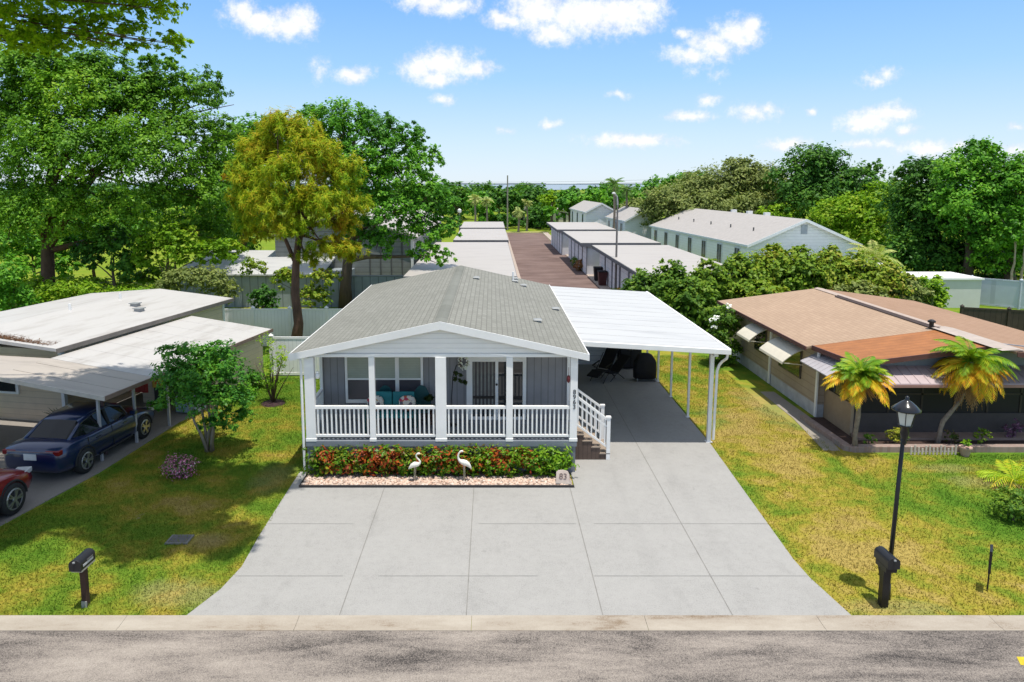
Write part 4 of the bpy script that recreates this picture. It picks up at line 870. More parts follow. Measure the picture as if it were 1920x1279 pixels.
# ================================================================ RIGHT HOUSE
rh=thing('mobile_home','low mobile home with pink-brown shingles and an orange-brown front roof, right of the picture','house',(13.5,25,0))
def rb(m,n,ma,p=None,**k): return m.build(n,ma,p or rh,world=True,**k)
TAUPE=lap('taupe_panel_siding',(.40,.32,.25),.25,'Z',.1,groove=.75); PSH=shingle('pinkish_brown_shingles',((.345,.242,.17),(.395,.283,.20),(.26,.18,.13)),bw=.35,rh=.16); OSH=lap('orange_brown_roof_boards',(.34,.135,.045),.28,'Y',.22,groove=.72); BSH=shingle('brown_orange_shingles',((.30,.19,.125),(.345,.225,.155),(.23,.14,.1)))
m=MB(); m.box(10.62,18.6,22.5,31.6,.45,2.36); rb(m,'wall',TAUPE)
m=MB(); m.box(10.64,18.58,22.52,31.58,0,.449); rb(m,'skirting',mat('pale_stained_skirting',(.50,.50,.51),.85,.25,2.))
for y in(22.42,26.35,31.55):
    m=MB(); m.box(10.56,10.616,y,y+.11,.05,2.34); rb(m,'trim_strip',WHITE2)
# front room
m=MB(); m.box(10.86,16.2,20.75,22.499,.0,2.30); 
m=MB(); m.box(10.86,10.95,20.75,22.49,0,1.02); m.box(10.86,10.95,20.75,20.85,1.021,2.3); m.box(10.86,10.95,22.3,22.49,1.021,2.3); m.box(10.86,10.95,20.851,22.299,2.0,2.3); rb(m,'front_room_wall',mat('tan_panel',(.36,.265,.175),.8,.12))
m=MB(); m.box(10.88,10.93,20.852,22.298,1.022,1.999); w_=rb(m,'window',BLACK); m=MB(); 
for k in range(3): m.box(10.872,10.878,20.9+k*.47,21.32+k*.47,1.06,1.96)
m.build('pane',GLASS,w_,world=True)
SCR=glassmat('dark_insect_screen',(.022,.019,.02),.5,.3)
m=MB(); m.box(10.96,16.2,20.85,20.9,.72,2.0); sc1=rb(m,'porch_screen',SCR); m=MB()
for k in range(6): m.box(11.0+k*1.0,11.06+k*1.0,20.83,20.848,.72,2.0)
m.box(10.96,16.2,20.83,20.847,1.28,1.33); m.build('screen_frame',mat('dark_bronze_frame',(.05,.035,.03),.5),sc1,world=True)
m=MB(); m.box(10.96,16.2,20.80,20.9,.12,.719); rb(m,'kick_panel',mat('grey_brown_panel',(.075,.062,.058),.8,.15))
m=MB(); m.box(10.9,16.4,20.3,20.798,-.05,.12); rb(m,'porch_slab',mat('pinkish_slab',(.30,.21,.17),.85,.2))
m=MB(); m.box(16.2,17.6,20.86,20.96,.0,2.3); rb(m,'front_room_wall',mat('pale_wall',(.45,.43,.42),.8))
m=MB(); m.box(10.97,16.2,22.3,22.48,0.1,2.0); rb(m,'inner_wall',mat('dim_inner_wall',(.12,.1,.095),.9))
m=MB(); m.prism([(10.96,20.82,2.0),(16.9,20.82,2.0),(16.9,20.82,2.7),(14.8,20.82,2.92),(10.96,20.82,2.42)],(0,.05,0)); rb(m,'gable',mat('blue_grey_gable',(.27,.31,.36),.7,.08))
# roofs
XW,XRR,XE=10.28,14.75,19.2; za,zb=2.34,2.92
m=MB(); m.prism([(XW,22.7,za),(XRR,22.7,zb),(XRR,22.7,zb-.07),(XW,22.7,za-.07)],(0,9.2,0)); mr=rb(m,'roof',PSH)
m=MB(); m.prism([(XRR+.001,19.5,zb),(XE,19.5,za),(XE,19.5,za-.07),(XRR+.001,19.5,zb-.07)],(0,12.4,0)); rb(m,'roof',BSH)
m=MB(); m.prism([(XRR-.16,23.0,zb+.005),(XRR,23.0,zb+.045),(XRR+.22,23.0,zb+.002),(XRR,23.0,zb+.001)],(0,8.85,0)); m.build('ridge_vent',mat('pale_ridge_strip',(.43,.34,.285),.7,.1),mr,world=True)
m=MB(); m.prism([(XRR-.30,22.7,zb-.02),(XRR-.165,22.7,zb+.004),(XRR-.165,22.7,zb+.05),(XRR-.30,22.7,zb-.005)],(0,6.9,0)); m.build('ridge_flashing',mat('dark_flashing',(.06,.04,.035),.7),mr,world=True)
m=MB(); m.add([(10.50,22.72,za+.03),(XRR,22.72,zb+.012),(XRR,20.3,zb+.012),(10.72,20.3,2.42),(10.50,22.72,za-.04),(XRR,22.72,zb-.06),(XRR,20.3,zb-.06),(10.72,20.3,2.34)],[(0,3,2,1),(4,5,6,7),(0,1,5,4),(1,2,6,5),(2,3,7,6),(3,0,4,7)]); orf=rb(m,'front_roof',OSH)
m=MB(); m.prism([(10.70,20.26,2.43),(XRR,20.26,zb+.02),(XRR,20.26,zb-.12),(10.70,20.26,2.28)],(0,.038,0)); m.bar((10.68,20.3,2.36),(10.46,22.7,za-.03),.04,.15); m.box(XW-.04,XW-.002,22.7,31.9,za-.12,za+.005); m.prism([(XRR+.002,19.47,zb+.01),(XE,19.47,za+.01),(XE,19.47,za-.14),(XRR+.002,19.47,zb-.13)],(0,.028,0)); rb(m,'fascia',mat('red_brown_fascia',(.12,.05,.045),.6,.2))
m=MB(); m.prism([(XRR-.35,19.6,zb+.02),(XRR+.1,19.6,zb+.06),(XRR+.4,19.6,zb+.0),(XRR,19.6,zb+.01)],(0,3.3,0)); m.build('ridge_cap',mat('pale_metal_ridge',(.43,.36,.31),.6,.15),orf,world=True)
p=A(1763,604,22.9); m=MB(); m.tube([(14.45,22.95,2.8),(14.45,22.95,3.1)],.07,10); m.lathe([(.12,0),(.12,.05),(.05,.09)],(14.45,22.95,3.1),12); m.build('roof_vent',BLACK,orf,world=True)
# awnings over the side windows, windows below them
CREAM=mat('cream_awning',(.66,.61,.50),.6,.08); GAWN=mat('grey_aluminium_awning',(.40,.38,.40),.55,.12,3)
def awning(y0,y1,zt,out,dz,ma,arms=True):
    x=10.618
    m=MB(); N_=7; up=[];
    for i in range(N_+1):
        t_=i/N_; up.append((x-out*t_, zt-dz*(t_**1.6)))
    up+= [(x-out-.02,zt-dz-.07)]
    m.loft([[(px,y0,pz) for px,pz in up]+[(px+.012,y0,pz-.02) for px,pz in up[::-1]],[(px,y1,pz) for px,pz in up]+[(px+.012,y1,pz-.02) for px,pz in up[::-1]]]); a=rb(m,'awning',ma)
    m=MB()
    for y in(y0+.03,y1-.03): m.bar((x,y,zt-dz-.12),(x-out*.95,y,zt-dz-.04),.03,.03)
    m.build('arm',CREAM,a,world=True)
    m=MB(); m.box(x-.045,x-.001,y0+.12,y1-.12,zt-1.05,zt-.06); wn=rb(m,'window',mat('window_frame_bronze',(.09,.075,.065),.5)); m=MB(); m.box(x-.055,x-.046,y0+.18,y1-.18,zt-1.0,zt-.1); m.build('pane',GLASS,wn,world=True)
awning(26.75,28.15,2.08,.72,.42,CREAM); awning(23.6,25.7,2.02,.72,.42,CREAM)
m=MB(); m.add([(10.86,22.95,2.16),(10.86,20.55,2.16),(10.12,20.2,1.86),(10.12,22.75,1.86),(10.86,22.95,2.13),(10.86,20.55,2.13),(10.12,20.2,1.83),(10.12,22.75,1.83)],[(3,2,1,0),(4,5,6,7),(0,1,5,4),(1,2,6,5),(2,3,7,6),(3,0,4,7)]); aw=rb(m,'awning',GAWN)
m=MB()
for k in range(10): t_=k/9; m.bar(Vector((10.86,22.9,2.165)).lerp(Vector((10.86,20.6,2.165)),t_),Vector((10.12,22.72,1.866)).lerp(Vector((10.12,20.23,1.866)),t_),.02,.012)
m.build('awning_rib',GAWN,aw,world=True)
PAWN=mat('pink_grey_awning',(.46,.37,.38),.6,.1,2.)
m=MB(); m.prism([(10.9,20.80,2.20),(10.9,19.95,1.88),(10.9,19.93,1.78),(10.9,19.96,1.78),(10.9,20.0,1.86),(10.9,20.80,2.16)],(6.6,0,0)); aw=rb(m,'awning',PAWN)
m=MB(); m.box(10.9,17.5,19.915,19.935,1.77,1.85); m.build('valance',mat('pink_valance',(.36,.19,.17),.6),aw,world=True)
m=MB()
for k in range(23): m.bar((10.95+k*.29,20.78,2.205),(10.95+k*.29,19.96,1.895),.018,.012)
m.build('awning_rib',PAWN,aw,world=True)
# brick border of the right-hand bed
BRK=NT('brick_border'); cbk=BRK.coord(); bt=BRK.n('ShaderNodeTexBrick'); BRK.l(cbk,bt.inputs['Vector']); bt.inputs['Scale'].default_value=4.5; bt.inputs['Color1'].default_value=(.27,.17,.14,1); bt.inputs['Color2'].default_value=(.35,.25,.21,1); bt.inputs['Mortar'].default_value=(.30,.27,.25,1); BRK.bsdf(BRK.mix(BRK.val(BRK.noise(3,5,.7),.4,.7,0,.5),bt.outputs['Color'],(.2,.18,.15)),.9)
m=MB(); m.box(10.35,18.5,19.45,19.68,-.05,.17); m.prism([(10.35,19.45,-.05),(10.35,19.68,-.05),(10.25,22.4,-.05),(10.05,22.35,-.05),(10.12,19.6,-.05)],(0,0,.2)); o=m.build('brick_border',BRK.m,bevel=.01); tag(o,'low brick border around the bed in front of the right-hand home','border')
m=MB(); m.box(10.36,18.5,19.685,20.29,-.04,.05); m.box(10.26,10.84,20.3,22.4,-.04,.05); o=stuff(m.build('bed_soil',mat('dark_mulch',(.055,.032,.025),.95,.4,8))); o['label']='dark mulch inside the brick border'
# little white picket edging
t=thing('picket_edging','little white picket edging standing before the brick border','fence',(12.5,19.3,0))
m=MB()
for k in range(13):
    x=11.85+k*.105; m.box(x,x+.05,19.27,19.29,0,.24+.05*math.sin(k*1.7)); 
m.box(11.85,13.15,19.292,19.302,.08,.11); m.build('pickets',mat('dirty_white_picket',(.55,.48,.42),.8,.2),t,world=True)
t=thing('planter_box','small pinkish pot planter at the right end of the white picket edging','planter',(13.35,19.2,0)); m=MB(); m.lathe([(.1,0),(.15,.22),(.17,.23),(.17,.27),(.13,.27)],n=12); m.build('pot',mat('pink_pot',(.5,.33,.27),.8),t)
P,N=clump_points([((0,0,.34),(.15,.15,.12))],400,.08,rng); link('foliage',leafmesh('foliage',P,N,.09,.5,rng,CROTG),t)
# ================================================================ FENCES AND BACKGROUND BUILDINGS
VINYL=lap('white_vinyl_boards',(.86,.86,.87),.16,'XY',.05,groove=.8)
def vfence(label,p,q,h,n,z0=0,matx=None,group=None,name='vinyl_fence'):
    p=Vector((p[0],p[1],z0)); q=Vector((q[0],q[1],z0)); t=thing(name,label,'fence',tuple(p.lerp(q,.5)),0,group)
    m=MB(); m.bar(p+Vector((0,0,h*.5)),q+Vector((0,0,h*.5)),.04,h-.12); m.build('panel',matx or VINYL,t,world=True)
    m=MB(); m.bar(p+Vector((0,0,h-.04)),q+Vector((0,0,h-.04)),.07,.09); m.bar(p+Vector((0,0,.1)),q+Vector((0,0,.1)),.07,.1); m.build('rail',matx or WHITE2,t,world=True)
    for i in range(n+1):
        c=p.lerp(q,i/n); m=MB(); m.box(c.x-.065,c.x+.065,c.y-.065,c.y+.065,z0,z0+h+.05); m.add([(c.x-.09,c.y-.09,z0+h+.05),(c.x+.09,c.y-.09,z0+h+.05),(c.x+.09,c.y+.09,z0+h+.05),(c.x-.09,c.y+.09,z0+h+.05),(c.x,c.y,z0+h+.15)],[(0,1,4),(1,2,4),(2,3,4),(3,0,4),(3,2,1,0)]); m.build('post',matx or WHITE2,t,world=True)
    return t
vfence('white vinyl fence closing the gap between the left mobile home and the main house',(-8.75,27.6),(-5.0,27.6),1.6,2)
vfence('long white vinyl back fence behind the two houses and the pine',(-14.6,32.75),(-4.3,32.75),1.82,6)
vfence('blue-white vinyl fence in shade at the far right edge',(30.4,44.6),(36,39.5),1.75,3,matx=lap('shaded_vinyl',(.50,.54,.62),.16,'XY',.05,groove=.85))  # white vinyl with its bluish shade mixed into the board colour
FW=lap('dark_brown_fence_boards',(.06,.045,.035),.14,'XY',.25)
vfence('dark brown board fence behind the right-hand roof',(24.3,36.2),(30,34.0),1.3,3,matx=FW,name='board_fence')
# white block building far right
t=thing('utility_building','low white walled utility building between the hedge and the far right fence','building',(28.5,44.5,0)); m=MB(); m.box(26.3,30.2,43.4,46.5,0,1.75); m.build('wall',mat('white_block_wall',(.60,.60,.57),.8,.05,2.),t,world=True)
m=MB(); m.box(26.2,30.3,43.3,46.6,1.752,1.86); m.build('roof',WHITE2,t,world=True); m=MB(); m.box(26.7,28.0,43.37,43.397,1.28,1.36); m.box(27.85,28.0,43.37,43.398,.9,1.279); m.build('bracket',mat('grey_bracket',(.3,.3,.3),.7),t,world=True)
t=thing('utility_building','second low white walled building, partly behind the big hedge','building',(26,49,0)); m=MB(); m.box(22,27.2,47.5,52,0,2.0); m.build('wall',mat('white_block_wall_b',(.58,.58,.56),.8,.05,2.),t,world=True); m=MB(); m.box(21.9,27.3,47.4,52.1,2.002,2.12); m.build('roof',WHITE2,t,world=True)
# garages along the brick road
GROOF=panroof('garage_flat_roof',(.44,.405,.37),(.34,.305,.28),'X'); GW=mat('pale_grey_garage_wall',(.62,.62,.66),.8,.08,2.); GD=lap('garage_door_panels',(.76,.76,.80),.45,'Z',.05,groove=.8); DKF=mat('dark_grey_fascia',(.12,.12,.135),.7,.15)
def garage(label,x0,x1,y0,y1,h,face,ndoor,group,over=.0):
    t=thing('garage_block',label,'garage',((x0+x1)/2,(y0+y1)/2,0),0,group)
    m=MB(); m.box(x0,x1,y0,y1,0,h-.02); m.build('wall',GW,t,world=True)
    m=MB(); xa,xb=(x0-.6,x1+.15) if face<0 else (x0-.15,x1+.25); m.box(xa,xb,y0-.25,y1+.25,h+.02,h+.13); m.build('roof',GROOF,t,world=True)
    m=MB(); m.box(xa-.02,xb+.02,y0-.28,y0-.252,h-.20,h+.10); m.box(xa-.03,xa-.002,y0-.25,y1+.25,h-.12,h+.10); m.box(xb+.002,xb+.03,y0-.25,y1+.25,h-.12,h+.10); m.build('fascia',DKF,t,world=True)
    xf=x0 if face<0 else x1; L=(y1-y0)/ndoor
    for k in range(ndoor):
        a=y0+k*L+.35; b=y0+(k+1)*L-.35; m=MB(); m.box(xf-.05 if face<0 else xf+.002, xf-.002 if face<0 else xf+.05, a,b,.02,h-.42); d=m.build('garage_door',GD,t,world=True)
        m=MB(); m.box(xf-.07 if face<0 else xf+.03, xf-.02 if face<0 else xf+.07, y0+k*L-.09,y0+k*L+.09,.02,h-.021); m.build('pilaster',mat('grey_pilaster',(.2,.21,.24),.8),t,world=True)
    return t
garage('nearest flat-roofed garage block right of the brick road, behind the carport',8.75,14.2,38.5,57.4,2.55,-1,6,'garage blocks along the brick road')
garage('middle flat-roofed garage block right of the brick road',8.0,13.9,59.3,73.6,2.62,-1,5,'garage blocks along the brick road')
garage('farthest flat-roofed garage block right of the brick road',7.6,13.2,76.4,90.5,2.65,-1,5,'garage blocks along the brick road')
garage('nearest flat-roofed garage block left of the brick road, right behind the shingled roof',-4.6,1.1,38.2,60.3,2.55,1,6,'garage blocks along the brick road')
garage('middle flat-roofed garage block left of the brick road',-3.2,1.2,62.3,77.3,2.62,1,5,'garage blocks along the brick road')
garage('farthest flat-roofed garage block left of the brick road',-3.4,1.2,79.4,91.4,2.66,1,4,'garage blocks along the brick road')
# long white buildings
WS=lap('white_plank_siding',(.84,.83,.87),.24,'Z',.05,groove=.82); LROOF=mat('pale_grey_shingle_roof',(.385,.36,.34),.9,.10,3.,bump=.3,bscale=8); TRIM=mat('white_trim',(.68,.70,.74),.6,.04)
def longhouse(name,label,near,far,wid,ze,zr,nwin,group,vents=True,gvent=True,base=0):
    """ridge runs from near to far (points on the left eave line); width to the right"""
    n=Vector((near[0],near[1],0)); f=Vector((far[0],far[1],0)); d=(f-n).normalized(); r=Vector((d.y,-d.x,0)); L=(f-n).length
    ang=math.atan2(d.y,d.x)-math.pi/2
    t=thing(name,label,'building',tuple(n.lerp(f,.5)),ang,group)   # local: x right, y back
    def b(m,nm,ma,p=None,**k): 
        m.v=[(x,y-L/2,z) for x,y,z in m.v]; return m.build(nm,ma,p or t,**k)
    m=MB(); m.box(.14,wid-.14,0,L,base,ze-.03); b(m,'wall',WS)
    for y in(.005,L-.105):
        m=MB(); m.prism([(.14,y,ze-.03),(wid-.14,y,ze-.03),(wid/2,y,zr-.12)],(0,.1,0)); b(m,'gable',WS)
    m=MB(); m.prism([(0,-.3,ze),(wid/2,-.3,zr),(wid,-.3,ze),(wid,-.3,ze-.1),(wid/2,-.3,zr-.1),(0,-.3,ze-.1)],(0,L+.6,0)); rr=b(m,'roof',LROOF)
    m=MB(); m.prism([(-.02,-.34,ze+.02),(wid/2,-.34,zr+.02),(wid+.02,-.34,ze+.02),(wid+.02,-.34,ze-.2),(wid/2,-.34,zr-.2),(-.02,-.34,ze-.2)],(0,.038,0)); m.box(-.05,-.002,-.3,L+.3,ze-.14,ze+.02); b(m,'fascia',TRIM)
    if gvent: m=MB(); m.box(wid/2-.25,wid/2+.25,-.03,.0,zr-1.15,zr-.45); b(m,'gable_vent',mat('grey_louvre',(.38,.41,.47),.8),t)
    for k in range(nwin):
        y=(k+.5)*L/nwin; w2=.55
        m=MB(); m.box(.09,.138,y-w2,y+w2,base+.35,ze-.32); wn=b(m,'window',TRIM); m=MB(); m.box(.075,.089,y-w2+.1,y-.05,base+.42,ze-.4); m.box(.075,.089,y+.05,y+w2-.1,base+.42,ze-.4); b(m,'pane',GLASS,wn)
    if vents:
        for k in range(5):
            y=(k+.7)*L/5.5; x=wid*.22; z=ze+(zr-ze)*x/(wid/2); m=MB(); m.tube([(x,y,z-.05),(x,y,z+.28)],.06,7); b(m,'vent_pipe',mat('dark_pipe',(.1,.1,.1),.6),rr)
        for k in range(3):
            y=(k*.9+1.8)*L/6.5; m=MB(); m.box(wid/2+.05,wid/2+.5,y-.2,y+.2,zr-.15,zr+.22); b(m,'roof_vent',WHITE2,rr)
    return t
longhouse('apartment_building','long white single-storey apartment building with a broad gable beyond the big hedge',(19.35,54),(17.7,79.5),9.0,3.0,4.95,7,'long white buildings')
longhouse('apartment_building','small distant white gabled building nearest the far end of the right garages',(12.4,95),(12.0,110),4.4,3.9,5.1,3,'long white buildings',vents=False,gvent=False)
longhouse('apartment_building','small distant white gabled building beside the tall fan palms',(15.6,84),(15.0,94),5.0,3.3,4.7,3,'long white buildings',vents=False,gvent=False)
# left rear: grey wall, white roofed building and grey sided townhouse behind the trees
t=thing('storage_building','long dark grey-blue walled building with a white roof behind the white back fence','building',(-14,45,0))
m=MB(); m.box(-19.5,-9.2,43.6,49,0,2.0); m.build('wall',lap('grey_blue_wall_boards',(.27,.31,.345),.5,'X',.12),t,world=True)
m=MB(); m.prism([(-19.7,43.4,2.0),(-10.5,43.4,2.0),(-10.5,49.2,2.95),(-19.7,49.2,2.95),],(0,0,.09)); m.build('roof',PAN,t,world=True)
t=thing('block_wall','dark grey-blue wall running behind the trees toward the shingled roof','wall',(-6.5,43.4,0)); m=MB(); m.box(-9.15,-3.9,43.35,43.55,0,1.95); m.build('panel',lap('grey_blue_wall_boards_b',(.27,.31,.345),.5,'X',.12),t,world=True)
m=MB(); m.box(-9.15,-3.9,43.31,43.59,1.952,2.02); m.build('coping',mat('grey_coping',(.22,.24,.26),.8),t,world=True)
t=thing('townhouse','grey clapboard townhouse end wall with a white corner board behind the leafy tree','building',(-8.5,50,0))
m=MB(); m.box(-14.5,-5.3,47.5,75,0,4.2); m.build('wall',lap('grey_grid_siding',(.25,.26,.25),.34,'Z',.15,groove=.5),t,world=True); m=MB(); m.prism([(-14.5,47.52,4.2),(-5.3,47.52,4.2),(-9.9,47.52,5.6)],(0,.1,0)); m.build('gable',lap('grey_gable',(.27,.28,.27),.34,'Z',.15,groove=.5),t,world=True)
m=MB(); m.box(-5.42,-5.24,47.42,47.56,0,4.2); m.build('corner_trim',WHITE2,t,world=True); m=MB(); m.prism([(-14.9,47.2,4.1),(-9.9,47.2,5.72),(-4.9,47.2,4.1),(-4.9,47.2,4.0),(-9.9,47.2,5.6),(-14.9,47.2,4.0)],(0,28,0)); m.build('roof',LROOF,t,world=True)
for k in range(4): 
    m=MB(); m.box(-8.2+k*.72,-8.14+k*.72,47.45,47.498,0,4.1); m.build('batten',mat('dark_batten',(.1,.1,.1),.8),t,world=True)
# cream buildings at the far end
for i,(u0,u1,v0,v1,l) in enumerate(((962,984,403,428,'far cream house left of the tall pole, under the palms'),(1038,1066,402,422,'far cream house right of the road end'))):
    a=A(u0,v1,135); b=A(u1,v0,135); t=thing('distant_house',l,'building',((a.x+b.x)/2,138,0)); m=MB(); m.box(a.x,b.x,135,141,0,2.6); m.build('wall',mat('cream_wall',(.55,.49,.40),.8),t,world=True)
    m=MB(); m.prism([(a.x-.3,134.7,2.6),(b.x+.3,134.7,2.6),(b.x+.3,138,3.5),(a.x-.3,138,3.5)],(0,0,.1)); m.build('roof',LROOF,t,world=True)
    for k in range(2): m=MB(); x=a.x+(b.x-a.x)*(k+.3)/2; m.box(x,x+.5,134.95,134.99,.5,2.2); m.build('window',GLASS,t,world=True)
# poles
GP=mat('grey_galvanised_pole',(.16,.15,.15),.6,.1)
t=thing('street_lamp','tall dark street light pole in front of the right-hand garage block','street light',(8.45,48.0,0)); m=MB(); m.tube([(0,0,0),(0,0,6.3)],[.085,.055],10); m.build('pole',GP,t); m=MB(); m.tube([(0,0,6.2),(-.06,-.1,6.75),(-.30,-.4,7.0)],[.06,.05,.045],8); m.build('arm',mat('pale_arm',(.45,.46,.47),.5),t); m=MB(); m.lathe([(.03,.09),(.11,.05),(.13,-.02),(.09,-.05)],(-.36,-.5,6.98),10); m.build('lamp_head',mat('pale_lamp_head',(.6,.62,.62),.4),t)
t=thing('utility_pole','thin distant utility pole left of the brick road\'s far end','pole',(2.6,118,0)); m=MB(); m.tube([(0,0,0),(0,0,9.0)],[.14,.10],8); m.build('pole',mat('grey_wood',(.25,.23,.2),.9),t); m=MB(); m.bar((-.6,0,6.4),(.3,0,6.4),.1,.1); m.build('lamp_arm',GP,t)
t=thing('street_lamp','short pale lamp post beside the far left garage roofs','street light',(-3.7,82,0)); m=MB(); m.tube([(0,0,0),(0,0,4.3)],[.1,.07],8); m.build('pole',GP,t); m=MB(); m.lathe([(.1,0),(.22,.1),(.22,.35),(.06,.5)],(0,0,4.3),10); m.build('lamp_head',mat('pale_globe',(.7,.7,.66),.4),t)
# wires
for z,l in((7.9,'upper overhead wire crossing above the far trees'),(7.5,'lower overhead wire crossing above the far trees')):
    m=MB(); pts=[(-45+k*9,121,z+.0022*((k-5)*9)**2*.25) for k in range(11)]; m.tube(pts,.02,5); tag(m.build('overhead_wire',mat('pale_wire',(.35,.36,.36),.6)),l,'wire')
# bins by the right garages, planting, small white car
t=thing('rubbish_bin','black wheeled bin standing by the right-hand garages','bin',(8.35,55.5,.07)); m=MB(); m.loft([[(-.25,-.28,0),(.25,-.28,0),(.25,.28,0),(-.25,.28,0)],[(-.32,-.35,1.0),(.32,-.35,1.0),(.32,.35,1.0),(-.32,.35,1.0)]]); m.build('body',BLACKF,t); m=MB(); m.box(-.34,.34,-.38,.37,1.002,1.08); m.build('lid',BLACKF,t,bevel=.02)
t=thing('rubbish_bin','dark red wheeled bin next to the black one by the garages','bin',(8.30,52.9,.07)); m=MB(); m.loft([[(-.25,-.28,0),(.25,-.28,0),(.25,.28,0),(-.25,.28,0)],[(-.32,-.35,1.0),(.32,-.35,1.0),(.32,.35,1.0),(-.32,.35,1.0)]]); m.build('body',mat('dark_red_plastic',(.07,.02,.02),.6),t); m=MB(); m.box(-.34,.34,-.38,.37,1.002,1.08); m.build('lid',BLACKF,t,bevel=.02)
# ================================================================ TREES AND PLANTS
OAK=leafmat('oak_leaf',[(.018,.052,.006),(.035,.095,.010),(.065,.145,.012),(.12,.20,.018)],.35,.45,patch=.28)
OAKL=leafmat('light_oak_leaf',[(.045,.095,.006),(.075,.15,.009),(.12,.2,.012),(.17,.24,.018)],.65,.5,patch=.45)
OAK2=leafmat('broadleaf_green',[(.015,.055,.008),(.03,.10,.012),(.055,.15,.014),(.11,.21,.02)],.35,.45,patch=.3)
DARKO=leafmat('dark_evergreen_leaf',[(.010,.034,.007),(.018,.06,.010),(.035,.095,.012),(.07,.13,.018)],.3,.5,patch=.35)
OLIVE=leafmat('olive_grey_leaf',[(.035,.055,.018),(.06,.085,.028),(.09,.12,.04),(.13,.15,.06)],.3,.55,patch=.5)
YELG=leafmat('yellow_green_leaf',[(.035,.09,.006),(.06,.13,.008),(.10,.175,.012),(.15,.19,.018)],.4,.5,patch=.6)
PINEL=leafmat('browning_pine_needle',[(.028,.085,.004),(.07,.14,.005),(.125,.168,.006),(.165,.155,.008),(.185,.095,.011)],.3,.6,patch=.55)
MYRT=leafmat('myrtle_leaf',[(.012,.05,.010),(.022,.085,.014),(.045,.13,.016),(.085,.17,.016)],.35,.4,patch=1.2)
HEDG=leafmat('hedge_leaf',[(.025,.06,.007),(.05,.10,.010),(.075,.125,.012),(.11,.14,.016),(.13,.105,.028)],.3,.5,patch=.45)
HEDD=leafmat('dark_hedge_leaf',[(.012,.036,.006),(.025,.065,.009),(.05,.10,.012),(.09,.14,.016)],.3,.5,patch=.6)
# overhanging tree left of the frame: its branches reach into the top left corner and shade the left lawn
bl=pxblobs(17.5,[(30,25,70,40,-1),(120,45,60,26,0),(215,55,55,24,.5),(290,15,60,22,0),(318,82,34,24,.4),(20,70,50,26,0),(90,95,40,14,0),(150,75,44,18,.3),(240,88,36,12,.4),(60,80,60,22,-.5),(170,5,70,22,1)],1.3)
bl+= [(( -9.0,17.3,13.2),(1.3,1.1,.8)),((-8.2,13.9,12.8),(1.3,1.2,.8)),((-7.6,15.7,12.9),(1.7,1.5,1.0)),((-9.8,15.9,13.0),(1.7,1.6,1.0)),((-11.6,14.9,13.),(1.7,1.6,1.0)),((-6.0,14.5,12.8),(1.2,1.2,.9)),((-12.5,11.6,12.4),(2.2,1.8,1.1)),((-9.8,15.2,12.9),(1.9,1.9,1.1)),((-15.,12.5,12.4),(2.2,2.0,1.2)),((-13.4,12.6,12.4),(2.,2.,1.2)),((-9.2,17.6,12.8),(1.3,1.6,.9))]
rg_=np.random.default_rng(77); bl+=[((rg_.uniform(-10.6,-4.2),rg_.uniform(11.8,16.4),rg_.uniform(12.6,13.6)),(rg_.uniform(.5,.95),rg_.uniform(.5,.9),.5)) for _ in range(30)]; bl+=[b_ for b_ in bl[11:] for _ in (0,1)]
tree('oak_tree','oak reaching in from the upper left corner, its sparse branches crossing the sky','tree',(-17.2,14.2,0),(-15.6,16.2,13.6),bl,OAKL,BARKM,.22,42,.105,101,per=30,clump=.2,inner=.25,fork=.9,cov=1.05)
# big oak behind the left mobile home
Yo=44.5
bl=pxblobs(Yo,[(70,125,80,36,0),(160,140,60,34,0),(20,190,60,50,0),(270,165,50,26,0),(60,150,95,60,0),(150,190,90,70,-1),(20,260,90,80,0),(120,290,110,80,-2),(230,200,90,60,0),(300,180,70,50,1),(370,170,58,38,1),(255,300,95,80,-2),(340,260,75,60,0),(400,330,60,62,1),(350,370,75,55,-1),(230,400,80,45,-2),(95,400,95,60,-2),(10,400,70,70,-1),(390,430,55,55,1),(420,255,40,35,2),(300,120,45,20,0),(190,120,60,30,0)],.75)
tree('oak_tree','huge spreading oak behind the white-roofed mobile home at left','tree',G(88,575),(-27.6,45.5,12.0),bl,OAK,PINEBARK,.46,13,.20,102,per=44,clump=.2,inner=.2,fork=.35,cov=1.5)
# tree between the oak and the pine
bl=pxblobs(52,[(470,265,55,42,0),(500,300,60,50,0),(450,340,55,60,0),(520,250,45,28,0),(455,420,45,50,0)],.9)
tree('broadleaf_tree','green tree between the huge oak and the browning pine, only its shoulder showing','tree',(-18.2,52,0),(-17.8,52,9),bl,OAK2,BARKM,.4,9,.28,103,per=30)
# large leafy tree behind the pine
bl=pxblobs(42.5,[(640,230,66,36,0),(700,250,60,42,0),(610,280,60,50,1),(760,265,44,36,0),(800,300,34,30,0),(740,320,70,55,-1),(665,330,70,60,-1),(800,370,52,40,-1),(842,390,26,32,0),(730,400,70,50,-1.5),(670,440,40,30,0),(800,440,48,34,-1),(845,430,26,26,-.5),(810,480,40,22,-1.4),(720,455,40,26,-1),(575,225,40,25,1)],.8)
tree('broadleaf_tree','large leafy green tree behind the browning pine, above the grey shingled roof','tree',G(648,580),(-8.2,43,10.5),bl,OAK2,BARKM,.38,15,.195,104,per=42,clump=.2,inner=.2,fork=.3,cov=1.5)
